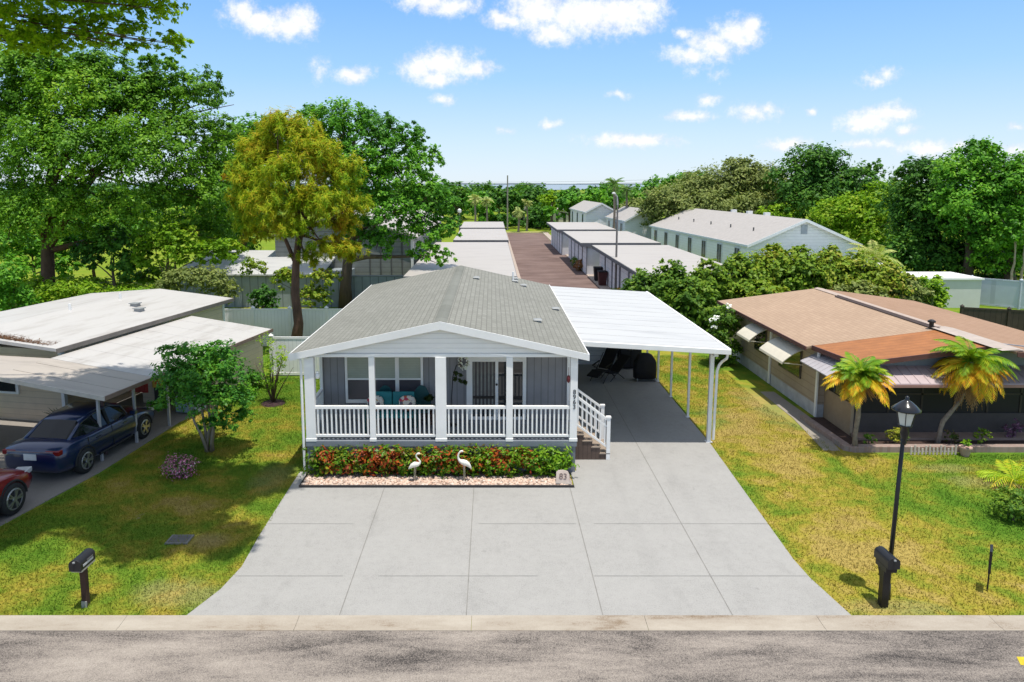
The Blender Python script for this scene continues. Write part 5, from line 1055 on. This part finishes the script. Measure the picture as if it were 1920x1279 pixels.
# pine turning yellow-brown
bl=pxblobs(32.2,[(520,235,38,24,0),(560,255,52,36,0),(490,290,50,40,.5),(590,300,56,44,-.5),(460,340,40,36,0),(540,330,56,40,-1),(640,330,46,38,0),(500,385,52,38,-1),(590,385,60,40,-1),(665,385,32,30,0),(455,400,30,34,.5),(640,425,42,24,0),(545,430,46,26,-1),(480,435,34,22,0),(610,465,48,20,-.8),(650,470,42,16,0),(575,485,28,16,-.5)],.85)
tree('pine_tree','pine with yellowing brown-tinged needles and a bare reddish trunk behind the white fence','tree',(A(552,660,31.5).x,31.5,0),(A(556,270,32.2).x,32.2,A(556,270,32.2).z),bl,PINEL,PINEBARK,.25,62,.34,105,aspect=.085,droop=.5,per=36,clump=.135,inner=.4,bend=.4,fork=.52,flat=1.7,cov=1.7)
# understorey at left
bl=pxblobs(42.8,[(210,465,48,40,0),(160,480,30,30,0),(240,500,34,30,0)],.9); tree('broadleaf_tree','dark small-leaved tree with a slim trunk right of the big oak trunk','tree',(-23.0,42.8,0),(-22.9,42.8,3.3),bl,DARKO,BARKM,.16,16,.26,106,per=26)
bl=pxblobs(42.4,[(290,462,40,28,0),(345,468,44,26,0),(395,474,38,22,0),(330,440,40,20,0),(430,470,30,22,0),(270,490,28,18,0)],.9); tree('broadleaf_tree','pale yellow-green tree with a bent leaning trunk above the white roof','tree',(-21.0,42.4,0),(-18.6,42.6,3.4),bl,YELG,BARKM,.13,15,.24,107,per=22,gnarl=.25)
bl=pxblobs(40,[(345,520,40,20,0),(395,525,40,24,0),(425,548,24,20,0),(320,540,30,16,0)],.9); tree('shrub','grey-green shrub at the rear corner of the left white roof','shrub',(-15.3,40,0),(-15.3,40,1.2),bl,OLIVE,BARKM,.06,26,.2,108,per=20)
bl=pxblobs(38,[(25,520,34,40,0),(5,560,40,36,0),(45,565,26,26,0)],.9); tree('shrub','bright green shrub at the far left edge, behind the mobile home','shrub',(-26,38,0),(-26,38,1.5),bl,OAK2,BARKM,.08,26,.2,109,per=22)
bl=pxblobs(38.4,[(495,560,27,26,0),(505,585,18,16,0),(482,590,16,12,0)],.95); tree('small_tree','little round-headed green tree just behind the white back fence','tree',G(497,612),(-12.6,38.4,2.0),bl,DARKO,BARKM,.06,38,.2,110,per=20)
bl=pxblobs(41,[(590,555,34,20,0),(540,520,32,18,0),(470,500,24,16,0),(610,520,30,18,0)],.9); tree('shrub','mixed yellow-brown leafy shrub behind the pine trunk','shrub',(-10.6,41,0),(-10.6,41,1.4),bl,HEDG,BARKM,.06,26,.2,111,per=20)
bl=pxblobs(41.5,[(140,545,60,22,0),(250,550,50,16,0),(90,560,50,18,0)],.9); tree('shrub','low sunlit yellow-green bushes under the big oak','shrub',(-24,41.5,0),(-24,41.5,.7),bl,YELG,BARKM,.05,18,.2,112,per=18)
# sunlit understorey filling the gap between the oak and the white roofs
for i,(Y,lst,lm,l) in enumerate(((50,[(60,470,50,34,0),(20,450,44,40,0),(110,500,40,24,0)],OAK2,'leafy understorey tree left of the big oak trunk'),(52,[(170,430,60,36,0),(120,455,44,30,0),(230,440,50,30,0)],OAK2,'leafy understorey tree behind the big oak trunk'),(54,[(310,425,50,30,0),(370,440,46,30,0),(420,460,34,28,0),(270,440,30,24,0)],YELG,'yellow-green understorey tree above the white storage roof'),(44,[(60,540,60,20,0),(150,535,50,18,0),(250,530,40,18,0),(310,515,40,16,0)],YELG,'sunlit low thicket far behind the big oak trunk'),(60,[(430,420,40,34,0),(480,400,40,34,0)],DARKO,'dark tree low between the oak and the pine'))):
    bl=pxblobs(Y,lst,.9); c=bl[0][0]; tree('understorey_tree',l,'tree',(c[0],Y,0),(c[0],Y,max(1.2,c[2])),bl,lm,BARKM,.14,10,.32,600+i,per=24)
# crape myrtle on the left lawn
bs=G(393,846); Yb=bs.y
t=thing('crape_myrtle','small multi-stemmed crape myrtle with pale trunks on the left lawn','tree',tuple(bs)); rng=np.random.default_rng(120)
bl=pxblobs(Yb,[(330,700,48,30,0),(365,668,44,28,.2),(415,665,42,26,.1),(375,710,52,30,-.4),(430,705,42,34,-.1),(345,735,52,24,-.2),(400,748,60,30,-.5),(445,745,40,24,.2),(320,662,34,14,.3),(300,760,26,12,.1),(420,790,44,16,-.3),(455,780,24,18,.2),(385,690,50,36,.6)],1.0)
m=MB()
for k in range(6):
    a=k*1.05+.3; b=bl[k+1][0]; p0=Vector((bs.x+.09*math.cos(a),bs.y+.09*math.sin(a),0)); q=Vector(b); mid=p0.lerp(q,.45)+Vector((.1*math.cos(a),.1*math.sin(a),.12)); m.tube([p0,p0.lerp(mid,.5)+Vector((0,0,.1)),mid,mid.lerp(q,.5),q],[.05,.042,.034,.024,.01],7)
    for _ in range(4):
        q2=Vector(bl[rng.integers(0,len(bl))][0]); m.tube([mid.lerp(q,.3),mid.lerp(q2,.6),q2],[.02,.014,.006],5)
m.build('trunk',PALEBARK,t,smooth=True,world=True)
P,N=clump_points(bl,330,.1,rng,clump=.26,per=20,inner=.3); link('crown',leafmesh('crown',P,N,.115,.5,rng,MYRT),t,world=True)
# thin tree near the inner fence
bs=G(512,757); t=thing('young_tree','thin sparse young tree near the inner white fence, with a mulch ring','tree',tuple(bs)); rng=np.random.default_rng(121)
m=MB()
for k in range(9):
    p=A(512+rng.normal()*16,690-rng.uniform(0,50),bs.y+rng.normal()*.3); m.tube([bs,bs.lerp(p,.45)+Vector((rng.normal()*.05,0,.12)),p],[.03,.02,.006],5)
m.build('trunk',BARKM,t,smooth=True,world=True)
bl=pxblobs(bs.y,[(510,690,22,30,0),(500,650,18,22,0),(525,672,22,24,0),(498,720,18,18,0),(520,720,16,14,0)],1.0); P,N=clump_points(bl,120,.1,rng,per=10,clump=.4); link('crown',leafmesh('crown',P,N,.10,.4,rng,YELG),t,world=True)
m=MB(); m.lathe([(.42,0),(.36,.05),(.1,.07)],tuple(bs),16); m.build('mulch_ring',mat('dark_mulch_ring',(.05,.025,.03),.95,.3,9),t,world=True)
# bushes against the left shed wall
for i,(u,v,ru,rv,l,lm) in enumerate(((470,712,30,16,'low green bush by the tan shed wall at left',MYRT),(455,735,26,14,'smaller bush in front of the tan shed wall bush',OAK2))):
    p=G(u,v+rv); bl=pxblobs(p.y,[(u,v,ru,rv,0),(u-ru*.6,v+4,ru*.6,rv*.7,0)],1.); tree('shrub',l,'shrub',(p.x,p.y,0),(p.x,p.y,.3),bl,lm,BARKM,.03,170,.1,130+i,per=14)
# purple flowering bush
bs=G(333,900); t=thing('flower_bush','small round bush covered in pink and purple flowers on the left lawn','shrub',tuple(bs)); rng=np.random.default_rng(140)
PUR=leafmat('pink_purple_petal',[(.25,.05,.14),(.42,.16,.28),(.16,.03,.12),(.5,.3,.38)],.2,.6,patch=3)
bl=[((bs.x,bs.y+.2,.28),(.42,.38,.30))]; P,N=clump_points(bl,1500,.06,rng,per=8,clump=.3); mi=(rng.random(len(P))<.5).astype(int); link('foliage',leafmesh('foliage',P,N,.055,.6,rng,[HEDD,PUR],mi),t,world=True)
m=MB()
for k in range(7): m.tube([(bs.x,bs.y+.2,0),(bs.x+rng.normal()*.15,bs.y+.2+rng.normal()*.15,.35)],[.012,.005],5)
m.build('stem',BARKM,t,world=True)
# ---- pygmy date palms at the right house
PG=leafmat('palm_leaflet_green',[(.025,.085,.008),(.07,.14,.010),(.15,.17,.012)],.25,.45,patch=2); PO=leafmat('dying_orange_frond',[(.15,.20,.014),(.23,.20,.012),(.28,.155,.012),(.20,.095,.012)],.3,.55,patch=2); PT=leafmat('dry_tan_frond',[(.11,.07,.045),(.15,.10,.06),(.08,.055,.035)],.2,.7,patch=2)
def fronds(mb,c,n,L,e0,e1,rng,arc=1.0,lw=.03,nl=16,ll=.26):
    c=Vector(c)
    for k in range(n):
        a=k*2*math.pi/n+rng.uniform(-.25,.25); e=rng.uniform(e0,e1); l=L*rng.uniform(.8,1.1); pts=[]; p=c.copy(); ee=e
        for i in range(9):
            pts.append(p.copy()); p=p+Vector((math.cos(a)*math.cos(ee),math.sin(a)*math.cos(ee),math.sin(ee)))*l/8; ee-=arc*.19*rng.uniform(.8,1.2)
        mb.tube(pts,[.016-.0015*i for i in range(9)],4)
        for i in range(nl):
            t_=(i+.7)/nl; j=min(7,int(t_*8)); q=pts[j].lerp(pts[j+1],t_*8-j); d=(pts[j+1]-pts[j]).normalized(); sd=d.cross(Vector((0,0,1))).normalized()
            for s in(-1,1):
                w=ll*math.sin(math.pi*min(1,.18+t_*.82))*rng.uniform(.85,1.1); e_=q+(sd*s*.8+d*.65)*w-Vector((0,0,w*.42)); nn=d*lw*.6
                mb.quad(q-nn,q.lerp(e_,.5)+nn*1.2+Vector((0,0,w*.05)),e_,q.lerp(e_,.5)-nn*1.2)
def datepalm(label,base,pts,crown,seed,L=1.0):
    rng=np.random.default_rng(seed); t=thing('date_palm',label,'palm',tuple(base))
    m=MB(); rr=[.085]+[.06+.012*math.sin(i*2.3) for i in range(len(pts)-1)]; m.tube(pts,rr,9)
    q=Vector(pts[-1]); m.tube([q-Vector((0,0,.05)),q+Vector((0,0,.18))],[.085,.06],9); m.build('trunk',PALMBARK,t,smooth=True,world=True)
    G_,O_,T_=crown
    m=MB(); fronds(m,q+Vector((0,0,.18)),G_[0],L*G_[1],G_[2],G_[3],rng,1.15,nl=20,ll=.25*L,lw=.04); m.build('frond',PG,t,world=True)
    m=MB(); fronds(m,q+Vector((0,0,.12)),O_[0],L*O_[1],O_[2],O_[3],rng,1.0,nl=18,ll=.23*L,lw=.045); m.build('dead_frond',PO,t,world=True)
    m=MB(); fronds(m,q+Vector((0,0,.02)),T_[0],L*T_[1],T_[2],T_[3],rng,.25,nl=12,ll=.13*L,lw=.035); m.build('dead_frond',PT,t,world=True)
    return t
b=G(1603,846); pts=[b,b+Vector((-.03,0,.5)),b+Vector((0.02,0,1.1)),b+Vector((.0,0,1.7)),b+Vector((.0,0,2.05))]; datepalm('date palm with orange lower fronds at the corner of the right-hand home',b,pts,((34,.86,.4,1.45),(34,1.02,-.1,.5),(12,.62,-1.2,-.5)),150,1.1)
rng=np.random.default_rng(151)
t=thing('date_palm','second stem pair','x'); bpy.data.objects.remove(t)
b=G(1757,836); pts=[b,b+Vector((.06,0,.55)),A(1768,790,b.y),A(1800,752,b.y),A(1818,715,b.y),A(1822,690,b.y)]; datepalm('date palm with a bent leaning trunk before the pink awning',b,pts,((26,1.0,.2,1.4),(40,1.02,-.4,.45),(26,1.0,-1.45,-1.0)),152,1.25)
# bed plants at right
rng=np.random.default_rng(160)
BEDL=leafmat('dim_bed_leaf',[(.015,.03,.008),(.03,.06,.012),(.06,.035,.03),(.10,.11,.02)],.3,.5,patch=2)
for i,(u,v,l,lm,r) in enumerate(((1677,825,'yellow-flecked shrub in the right bed beside the lamp lantern',leafmat('yellow_fleck_leaf',[(.03,.06,.01),(.10,.12,.015),(.4,.3,.04)],.3),.26),(1700,838,'low dark plant in the right bed left of the bent palm',BEDL,.2),(1790,830,'low dark plant in the right bed right of the bent palm',BEDL,.22),(1840,826,'yellowish plant at the right end of the bed',HEDG,.22),(1868,790,'tall dark plant with pale blooms at the right end of the dark screen',leafmat('pale_bloom',[(.02,.04,.01),(.03,.05,.015),(.3,.28,.22)],.3),.34),(1640,842,'small plant at the left end of the right bed',HEDD,.18),(1900,815,'purple-leaved plant at the far right of the bed',leafmat('purple_leaf',[(.04,.02,.05),(.08,.04,.09),(.2,.14,.22)],.2),.26))):
    p=G(u,min(v+12,846)); t=thing('bed_plant',l,'plant',(p.x,max(p.y,19.9),.05)); hh=r*1.1 if i!=4 else .8
    P,N=clump_points([((0,0,hh),(r,r*.8,hh))],420,.08,rng,per=10); link('foliage',leafmesh('foliage',P,N,.10,.4,rng,lm),t); m=MB(); m.tube([(0,0,0),(0,0,hh)],[.02,.01],5); m.build('stem',BARKM,t)
# right foreground: dark clipped bush and a low arching palm clump
bs=G(1912,985); tree('shrub','dark dense rounded bush at the right edge of the lawn','shrub',(bs.x,bs.y+.2,0),(bs.x,bs.y+.2,.3),[((bs.x+.1,bs.y+.3,.34),(.45,.45,.36))],HEDD,BARKM,.03,260,.08,170,per=14)
bs=G(1905,915); t=thing('palm_clump','low clump of arching yellow-green palm fronds at the right edge','palm',tuple(bs)); rng=np.random.default_rng(171); m=MB(); fronds(m,bs+Vector((.1,.2,.05)),15,1.15,.5,1.2,rng,1.0,nl=15,ll=.26); m.build('frond',leafmat('yellow_green_palm',[(.07,.16,.01),(.15,.22,.015),(.30,.24,.03)],.3),t,world=True)
m=MB(); m.tube([bs+Vector((.1,.2,0)),bs+Vector((.1,.2,.12))],[.09,.07],8); m.build('trunk',PALMBARK,t,world=True); m=MB(); fronds(m,bs+Vector((0,.1,.03)),9,.8,-.05,.25,rng,.5,nl=9,ll=.18); m.build('dead_frond',PT,t,world=True)
# oleander at the rear corner of the right house
bs=G(1362,690); bl=pxblobs(29.5,[(1358,600,26,26,0),(1345,640,22,24,-.3),(1368,660,22,26,0),(1372,610,20,20,.2),(1355,680,20,14,0)],1.1); t=tree('flowering_shrub','tall dark shrub with white flowers at the near end of the hedge','shrub',(9.3,29.5,0),(9.3,29.5,1.6),bl,HEDD,BARKM,.06,90,.15,180,per=16)
rng=np.random.default_rng(181); P,N=clump_points(pxblobs(29.1,[(1340,605,9,18,0),(1365,575,9,7,0)],1.),70,.1,rng,per=6); stuff(link('flowers',leafmesh('flowers',P,N+np.array([0,-.8,.3]),.10,.8,rng,leafmat('white_petal',[(.6,.56,.45),(.7,.68,.6)],.2)),t,world=True))
# big mixed hedge behind the right house: single shrubs that grow into each other
hb_=[(1205,545,34,48,'dark',36.5,'dark hedge shrub nearest the white carport roof'),(1255,540,50,56,'dark',36,'second dark hedge shrub from the white carport roof'),(1290,570,60,60,'dark',35,'dark hedge shrub low beside the oleander'),(1330,530,44,46,'mix',37.5,'dark green hedge shrub in front of the apartment building corner'),(1390,520,52,48,'mix',38,'hedge shrub below the near corner of the white gable'),(1445,505,56,50,'mix',38.5,'reddish-tipped hedge shrub under the white gable'),(1500,505,56,48,'mix',38.5,'hedge shrub right under the middle of the white gable'),(1555,510,56,50,'mix',38.5,'hedge shrub under the right half of the white gable'),(1610,520,56,50,'mix',38,'hedge shrub under the right end of the white gable'),(1660,530,50,48,'mix',37.5,'olive hedge shrub below the fan palm'),(1700,550,40,40,'oli',37,'grey-olive hedge shrub near the right end of the hedge'),(1738,552,34,42,'yel',39.5,'bright green shrub ending the hedge before the white building'),(1600,560,60,36,'oli',36.5,'grey-olive hedge shrub low behind the pink-brown roof'),(1420,560,60,40,'mix',36.5,'hedge shrub low behind the peak of the pink-brown roof')]
for i,(u,v,ru,rv,k,Y,l) in enumerate(hb_):
    c=A(u,v,Y); rng=np.random.default_rng(190+i); lm={'dark':HEDD,'mix':HEDG,'oli':OLIVE,'yel':YELG}[k]
    lst=[(u,v,ru*.7,rv*.8,0),(u-ru*.5,v+rv*.25,ru*.6,rv*.75,.3),(u+ru*.5,v+rv*.25,ru*.6,rv*.75,-.3),(u+rng.normal()*8,v-rv*.5,ru*.4,rv*.45,.2),(u,v+rv*.8,ru*.9,rv*.6,0)]
    tree('hedge_shrub',l,'shrub',(c.x,Y,0),(c.x,Y,max(.5,c.z*.6)),pxblobs(Y,lst,.95),lm,BARKM,.07,21,.24,190+i,group='shrubs of the big hedge',per=16,inner=.25)
# fan-leaved palm behind the hedge
b=Vector((24.6,45.5,0)); t=thing('fan_palm','pale fan palm rising behind the right end of the big hedge','palm',tuple(b)); m=MB(); m.tube([b,b+Vector((0,0,3.0))],[.2,.16],9); m.build('trunk',PALMBARK,t,world=True); rng=np.random.default_rng(210); m=MB(); fronds(m,b+Vector((0,0,2.9)),24,1.9,.0,1.3,rng,1.0,lw=.05,nl=14,ll=.5); m.build('frond',leafmat('pale_fan_leaf',[(.10,.15,.05),(.17,.2,.08),(.22,.2,.1)],.25),t,world=True)
# ---- tree line at right
TL=[('dark round evergreen tree crowning the tree line behind the white gable',78,[(1525,310,58,34,0),(1490,340,48,34,0),(1560,345,60,40,0),(1600,345,44,34,0),(1530,380,70,40,-1),(1620,375,40,34,0),(1640,320,22,16,0)],DARKO,.38),
('bright yellow-green tree beside the dark round tree',70,[(1575,400,48,34,0),(1620,405,50,40,-1),(1660,380,40,38,0),(1640,440,50,40,-1),(1690,370,34,30,0),(1560,430,30,22,0)],YELG,.32),
('wide grey-olive oak behind the white apartment roof',84,[(1300,365,56,34,0),(1350,350,60,36,0),(1400,335,50,30,0),(1440,350,50,36,0),(1390,310,30,16,0),(1260,385,56,36,-2),(1340,395,70,34,-3),(1430,395,60,32,-3),(1470,385,36,30,0),(1225,400,26,30,-2)],OLIVE,.34),
('small yellow-green tree standing right behind the white ridge',76,[(1440,405,26,18,0),(1465,402,24,20,0)],YELG,.32),
('mid-green tree at the left start of the right-hand tree line',100,[(1235,355,36,22,0),(1270,345,30,20,0),(1210,372,34,24,0),(1300,340,36,18,0)],OAK2,.4),
('tall bright-topped tree on the right, highest of its group',56,[(1835,300,42,36,0),(1800,330,48,42,0),(1860,345,48,48,0),(1815,390,60,50,-1),(1870,410,54,50,-1),(1840,275,24,16,0)],OAK2,.28),
('dark tall tree left of the highest right-hand tree',60,[(1720,335,46,36,0),(1760,330,40,34,0),(1700,385,46,44,0),(1750,400,60,56,-1),(1790,430,50,60,-1),(1720,450,48,56,0)],DARKO,.3),
('dark tree filling the right edge of the picture',54,[(1905,350,40,44,0),(1930,320,40,40,0),(1900,420,44,50,0),(1930,450,50,60,0),(1870,470,50,44,0)],OAK2,.28),
('dark shadowy tree low behind the white utility building',58,[(1760,490,60,40,0),(1820,490,60,44,0),(1700,480,40,40,0),(1880,500,50,40,0)],DARKO,.3)]
for i,(l,Y,lst,lm,sz) in enumerate(TL):
    bl=pxblobs(Y,lst,.9); cx=float(np.mean([b[0][0] for b in bl])); zt=float(np.mean([b[0][2] for b in bl])); 
    tree('broadleaf_tree',l,'tree',(cx,Y,0),(cx,Y,max(2.5,zt)),bl,lm,BARKM,.4,7.5,sz,220+i,group='trees of the right-hand tree line',per=24,clump=.24,inner=.22,fork=.3)
# pale trunks at the far right edge
for i,(u,l) in enumerate(((1893,'slim pale trunked tree under the dark foliage, left of two at the right edge'),(1912,'slim pale trunked tree under the dark foliage, right of two at the right edge'))):
    b=Vector((A(u,540,52).x,52,0)); tree('slim_tree',l,'tree',tuple(b),(b.x+.1,52,4.2),pxblobs(52,[(u,430,22,26,0),(u+6,410,20,20,0)]),OAK2,PALEBARK,.11,10,.3,240+i,per=18)
# ---- far row
far=[('far dark tree at the left end of the far row',128,(860,370,30,24),DARKO),('far green tree behind the left garages',124,(900,385,34,30),OAK2),('far dark tree left of the thin pole',132,(935,372,30,26),DARKO),('far bushy tree behind the thin pole',130,(965,385,30,30),DARKO),('far dark tree right of the thin pole',134,(1000,372,30,24),DARKO),('far bright green tree at the road end',118,(1035,378,30,22),YELG),('far bright green tree right of the road end',114,(1068,380,34,26),OAK2),('far dark tree over the cream house',126,(1010,400,30,22),DARKO),('far green tree left of the tall street light',112,(1110,375,34,26),OAK2),('far tree right of the tall street light',118,(1160,365,36,26),OAK2),('far olive tree by the small white gables',96,(1185,395,26,30),OLIVE),('far dark hedge tree at road end, left',121,(925,412,40,20),DARKO),('far dark hedge tree at road end, right',123,(1010,418,44,18),DARKO)]
for i,(l,Y,(u,v,ru,rv),lm) in enumerate(far):
    rng=np.random.default_rng(300+i); lst=[(u,v,ru*.7,rv*.8,0)]+[(u+rng.normal()*ru*.45,v+abs(rng.normal())*rv*.35-rv*.15,ru*.5,rv*.55,rng.normal()*2) for _ in range(4)]
    bl=pxblobs(Y,lst,.9); c=A(u,v,Y); tree('broadleaf_tree',l,'tree',(c.x,Y,0),(c.x,Y,max(2,c.z)),bl,lm,BARKM,.3,4.2,.62,300+i,group='trees of the far row',per=20,inner=.2)
# farther wood, one mass to the shore
rng=np.random.default_rng(400); bl=[]
for k in range(190):
    Y=rng.uniform(150,420); x=rng.uniform(-.68,.62)*Y; z=rng.uniform(3.6,6.6)*(1+.1*(Y>300))*(.78 if .06<x/Y<.16 else 1); r=rng.uniform(3.5,7); bl.append(((x,Y,z*.6),(r,r,z*.5+.8)))
P,N=clump_points(bl,2.2,1.2,rng,per=20); o=link('far_wood',leafmesh('far_wood',P,N,1.25,.7,rng,DARKO)); stuff(o); o['label']='far dark wood reaching toward the shore'
# far palms
def fanpalm(label,base,h,lm,seed,r=1.3):
    rng=np.random.default_rng(seed); t=thing('fan_palm',label,'palm',tuple(base),0,'far palms'); b=Vector(base); m=MB(); m.tube([b,b+Vector((.1,0,h*.5)),b+Vector((0,0,h))],[.2,.15,.13],7); m.build('trunk',PALMBARK,t,world=True)
    m=MB(); fronds(m,b+Vector((0,0,h)),22,r,-.7,1.3,rng,1.0,lw=.10,nl=9,ll=.55); m.build('frond',lm,t,world=True)
PD=leafmat('dark_palm_frond',[(.02,.05,.015),(.04,.09,.02),(.08,.12,.04)],.2)
for i,(u,v,Y,l) in enumerate(((1152,345,88,'tallest fan palm beside the tall street light'),(1175,355,92,'shorter fan palm right of the tallest one'),(890,372,104,'pale palm at the far left behind the garages'),(912,376,108,'second pale palm right of the first behind the garages'),(972,396,112,'pale palm in front of the far cream house'),(988,380,116,'grey palm right of the pale palm at the cream house'))):
    c=A(u,v,Y); fanpalm(l,(c.x,Y,0),c.z,PD if i<2 else leafmat('pale_palm_frond',[(.06,.10,.035),(.12,.16,.06),(.2,.2,.1)],.2),420+i,1.5 if i<2 else 1.3)
# planting at the foot of the right garages
rng=np.random.default_rng(430)
for i,(y,l,lm,r) in enumerate(((45.5,'orange-brown low shrub at the foot of the nearest right garage',leafmat('orange_shrub_leaf',[(.15,.07,.02),(.25,.12,.03),(.1,.09,.02)],.2),.7),(47.2,'olive low shrub next to the orange-brown one by the garage',HEDG,.6),(62.5,'dark red shrub at the foot of the middle right garage',leafmat('dark_red_shrub',[(.08,.03,.02),(.12,.06,.03),(.05,.06,.02)],.2),.8),(66.0,'second dark shrub at the foot of the middle right garage',HEDD,.7))):
    t=thing('shrub',l,'shrub',(8.35 if y<60 else 7.85,y,0)); P,N=clump_points([((0,0,r*.6),(r*.7,r*1.1,r*.6))],160,.2,rng,per=10); P[:,2]=np.maximum(P[:,2],.02); link('foliage',leafmesh('foliage',P,N,.2,.4,rng,lm),t)
    m=MB(); m.tube([(0,0,0),(0,0,r*.7)],[.04,.02],5); m.build('stem',BARKM,t)
# ---- grass blades on the two lawns
def lawn(name,label,poly,n,seed,holes=()):
    rng=np.random.default_rng(seed); poly=np.array(poly); lo=poly.min(0); hi=poly.max(0)
    p=rng.uniform(lo,hi,size=(n,2)); ins=np.zeros(n,bool); j=len(poly)-1
    for i in range(len(poly)):
        xi,yi=poly[i]; xj,yj=poly[j]; c=((yi>p[:,1])!=(yj>p[:,1]))&(p[:,0]<(xj-xi)*(p[:,1]-yi)/(yj-yi+1e-9)+xi); ins^=c; j=i
    p=p[ins]; n=len(p); h=rng.uniform(.012,.038,n); tl=rng.random(n)<.10; h=np.where(tl,rng.uniform(.05,.10,n),h); a=rng.uniform(0,6.28,n); lean=rng.normal(size=(n,2))*.025; w=rng.uniform(.006,.012,n)
    b0=np.stack([p[:,0]-np.cos(a)*w,p[:,1]-np.sin(a)*w,np.zeros(n)],1); b1=np.stack([p[:,0]+np.cos(a)*w,p[:,1]+np.sin(a)*w,np.zeros(n)],1); tp=np.stack([p[:,0]+lean[:,0],p[:,1]+lean[:,1],h],1)
    v=np.stack([b0,b1,tp],1).reshape(-1,3); me=bpy.data.meshes.new(name); me.vertices.add(3*n); me.loops.add(3*n); me.polygons.add(n)
    me.vertices.foreach_set('co',v.astype(np.float32).ravel()); me.loops.foreach_set('vertex_index',np.arange(3*n,dtype=np.int32)); me.polygons.foreach_set('loop_start',np.arange(0,3*n,3,dtype=np.int32)); me.materials.append(GRASS); me.update(); me.validate()
    o=link(name,me); stuff(o); o['label']=label
lawn('grass','short patchy grass of the left lawn',[(-12.0,11.7),(-5.42,11.64),(-5.10,12.5),(-4.98,13.3),(-5.06,18.0),(-5.0,27.4),(-8.6,27.4),(-9.9,22.0),(-10.3,18.0),(-10.95,15.1)],190000,500)
lawn('grass','dry golden grass of the right lawn',[(6.36,11.64),(14,11.64),(17,19.3),(10.0,19.3),(9.4,24),(9.6,31),(6.5,31),(6.43,20.1),(6.28,17),(6.14,13.4),(6.16,12.9)],230000,501)

# pine needle litter on the front edge of the left roof
rng=np.random.default_rng(700); n=2600; P=np.stack([-6.2+rng.normal(size=n)*1.5,2.12+np.abs(rng.normal(size=n))*.2,np.zeros(n)],1); P=P[(P[:,0]>-9)&(P[:,0]<-3.4)]; P[:,2]=2.915-np.abs(P[:,0]+6.6)*.0889+.02
me=leafmesh('pine_needles',P,np.tile(np.array([0,0,1.]),(len(P),1))+rng.normal(size=P.shape)*.2,.17,.12,rng,leafmat('dry_needle',[(.035,.018,.01),(.05,.027,.015),(.025,.015,.01)],.05)); o=stuff(link('pine_needles',me)); o.location=(P0.x,P0.y,0); o.rotation_euler=(0,0,LA); o['label']='brown pine needles lying along the front edge of the left white roof'
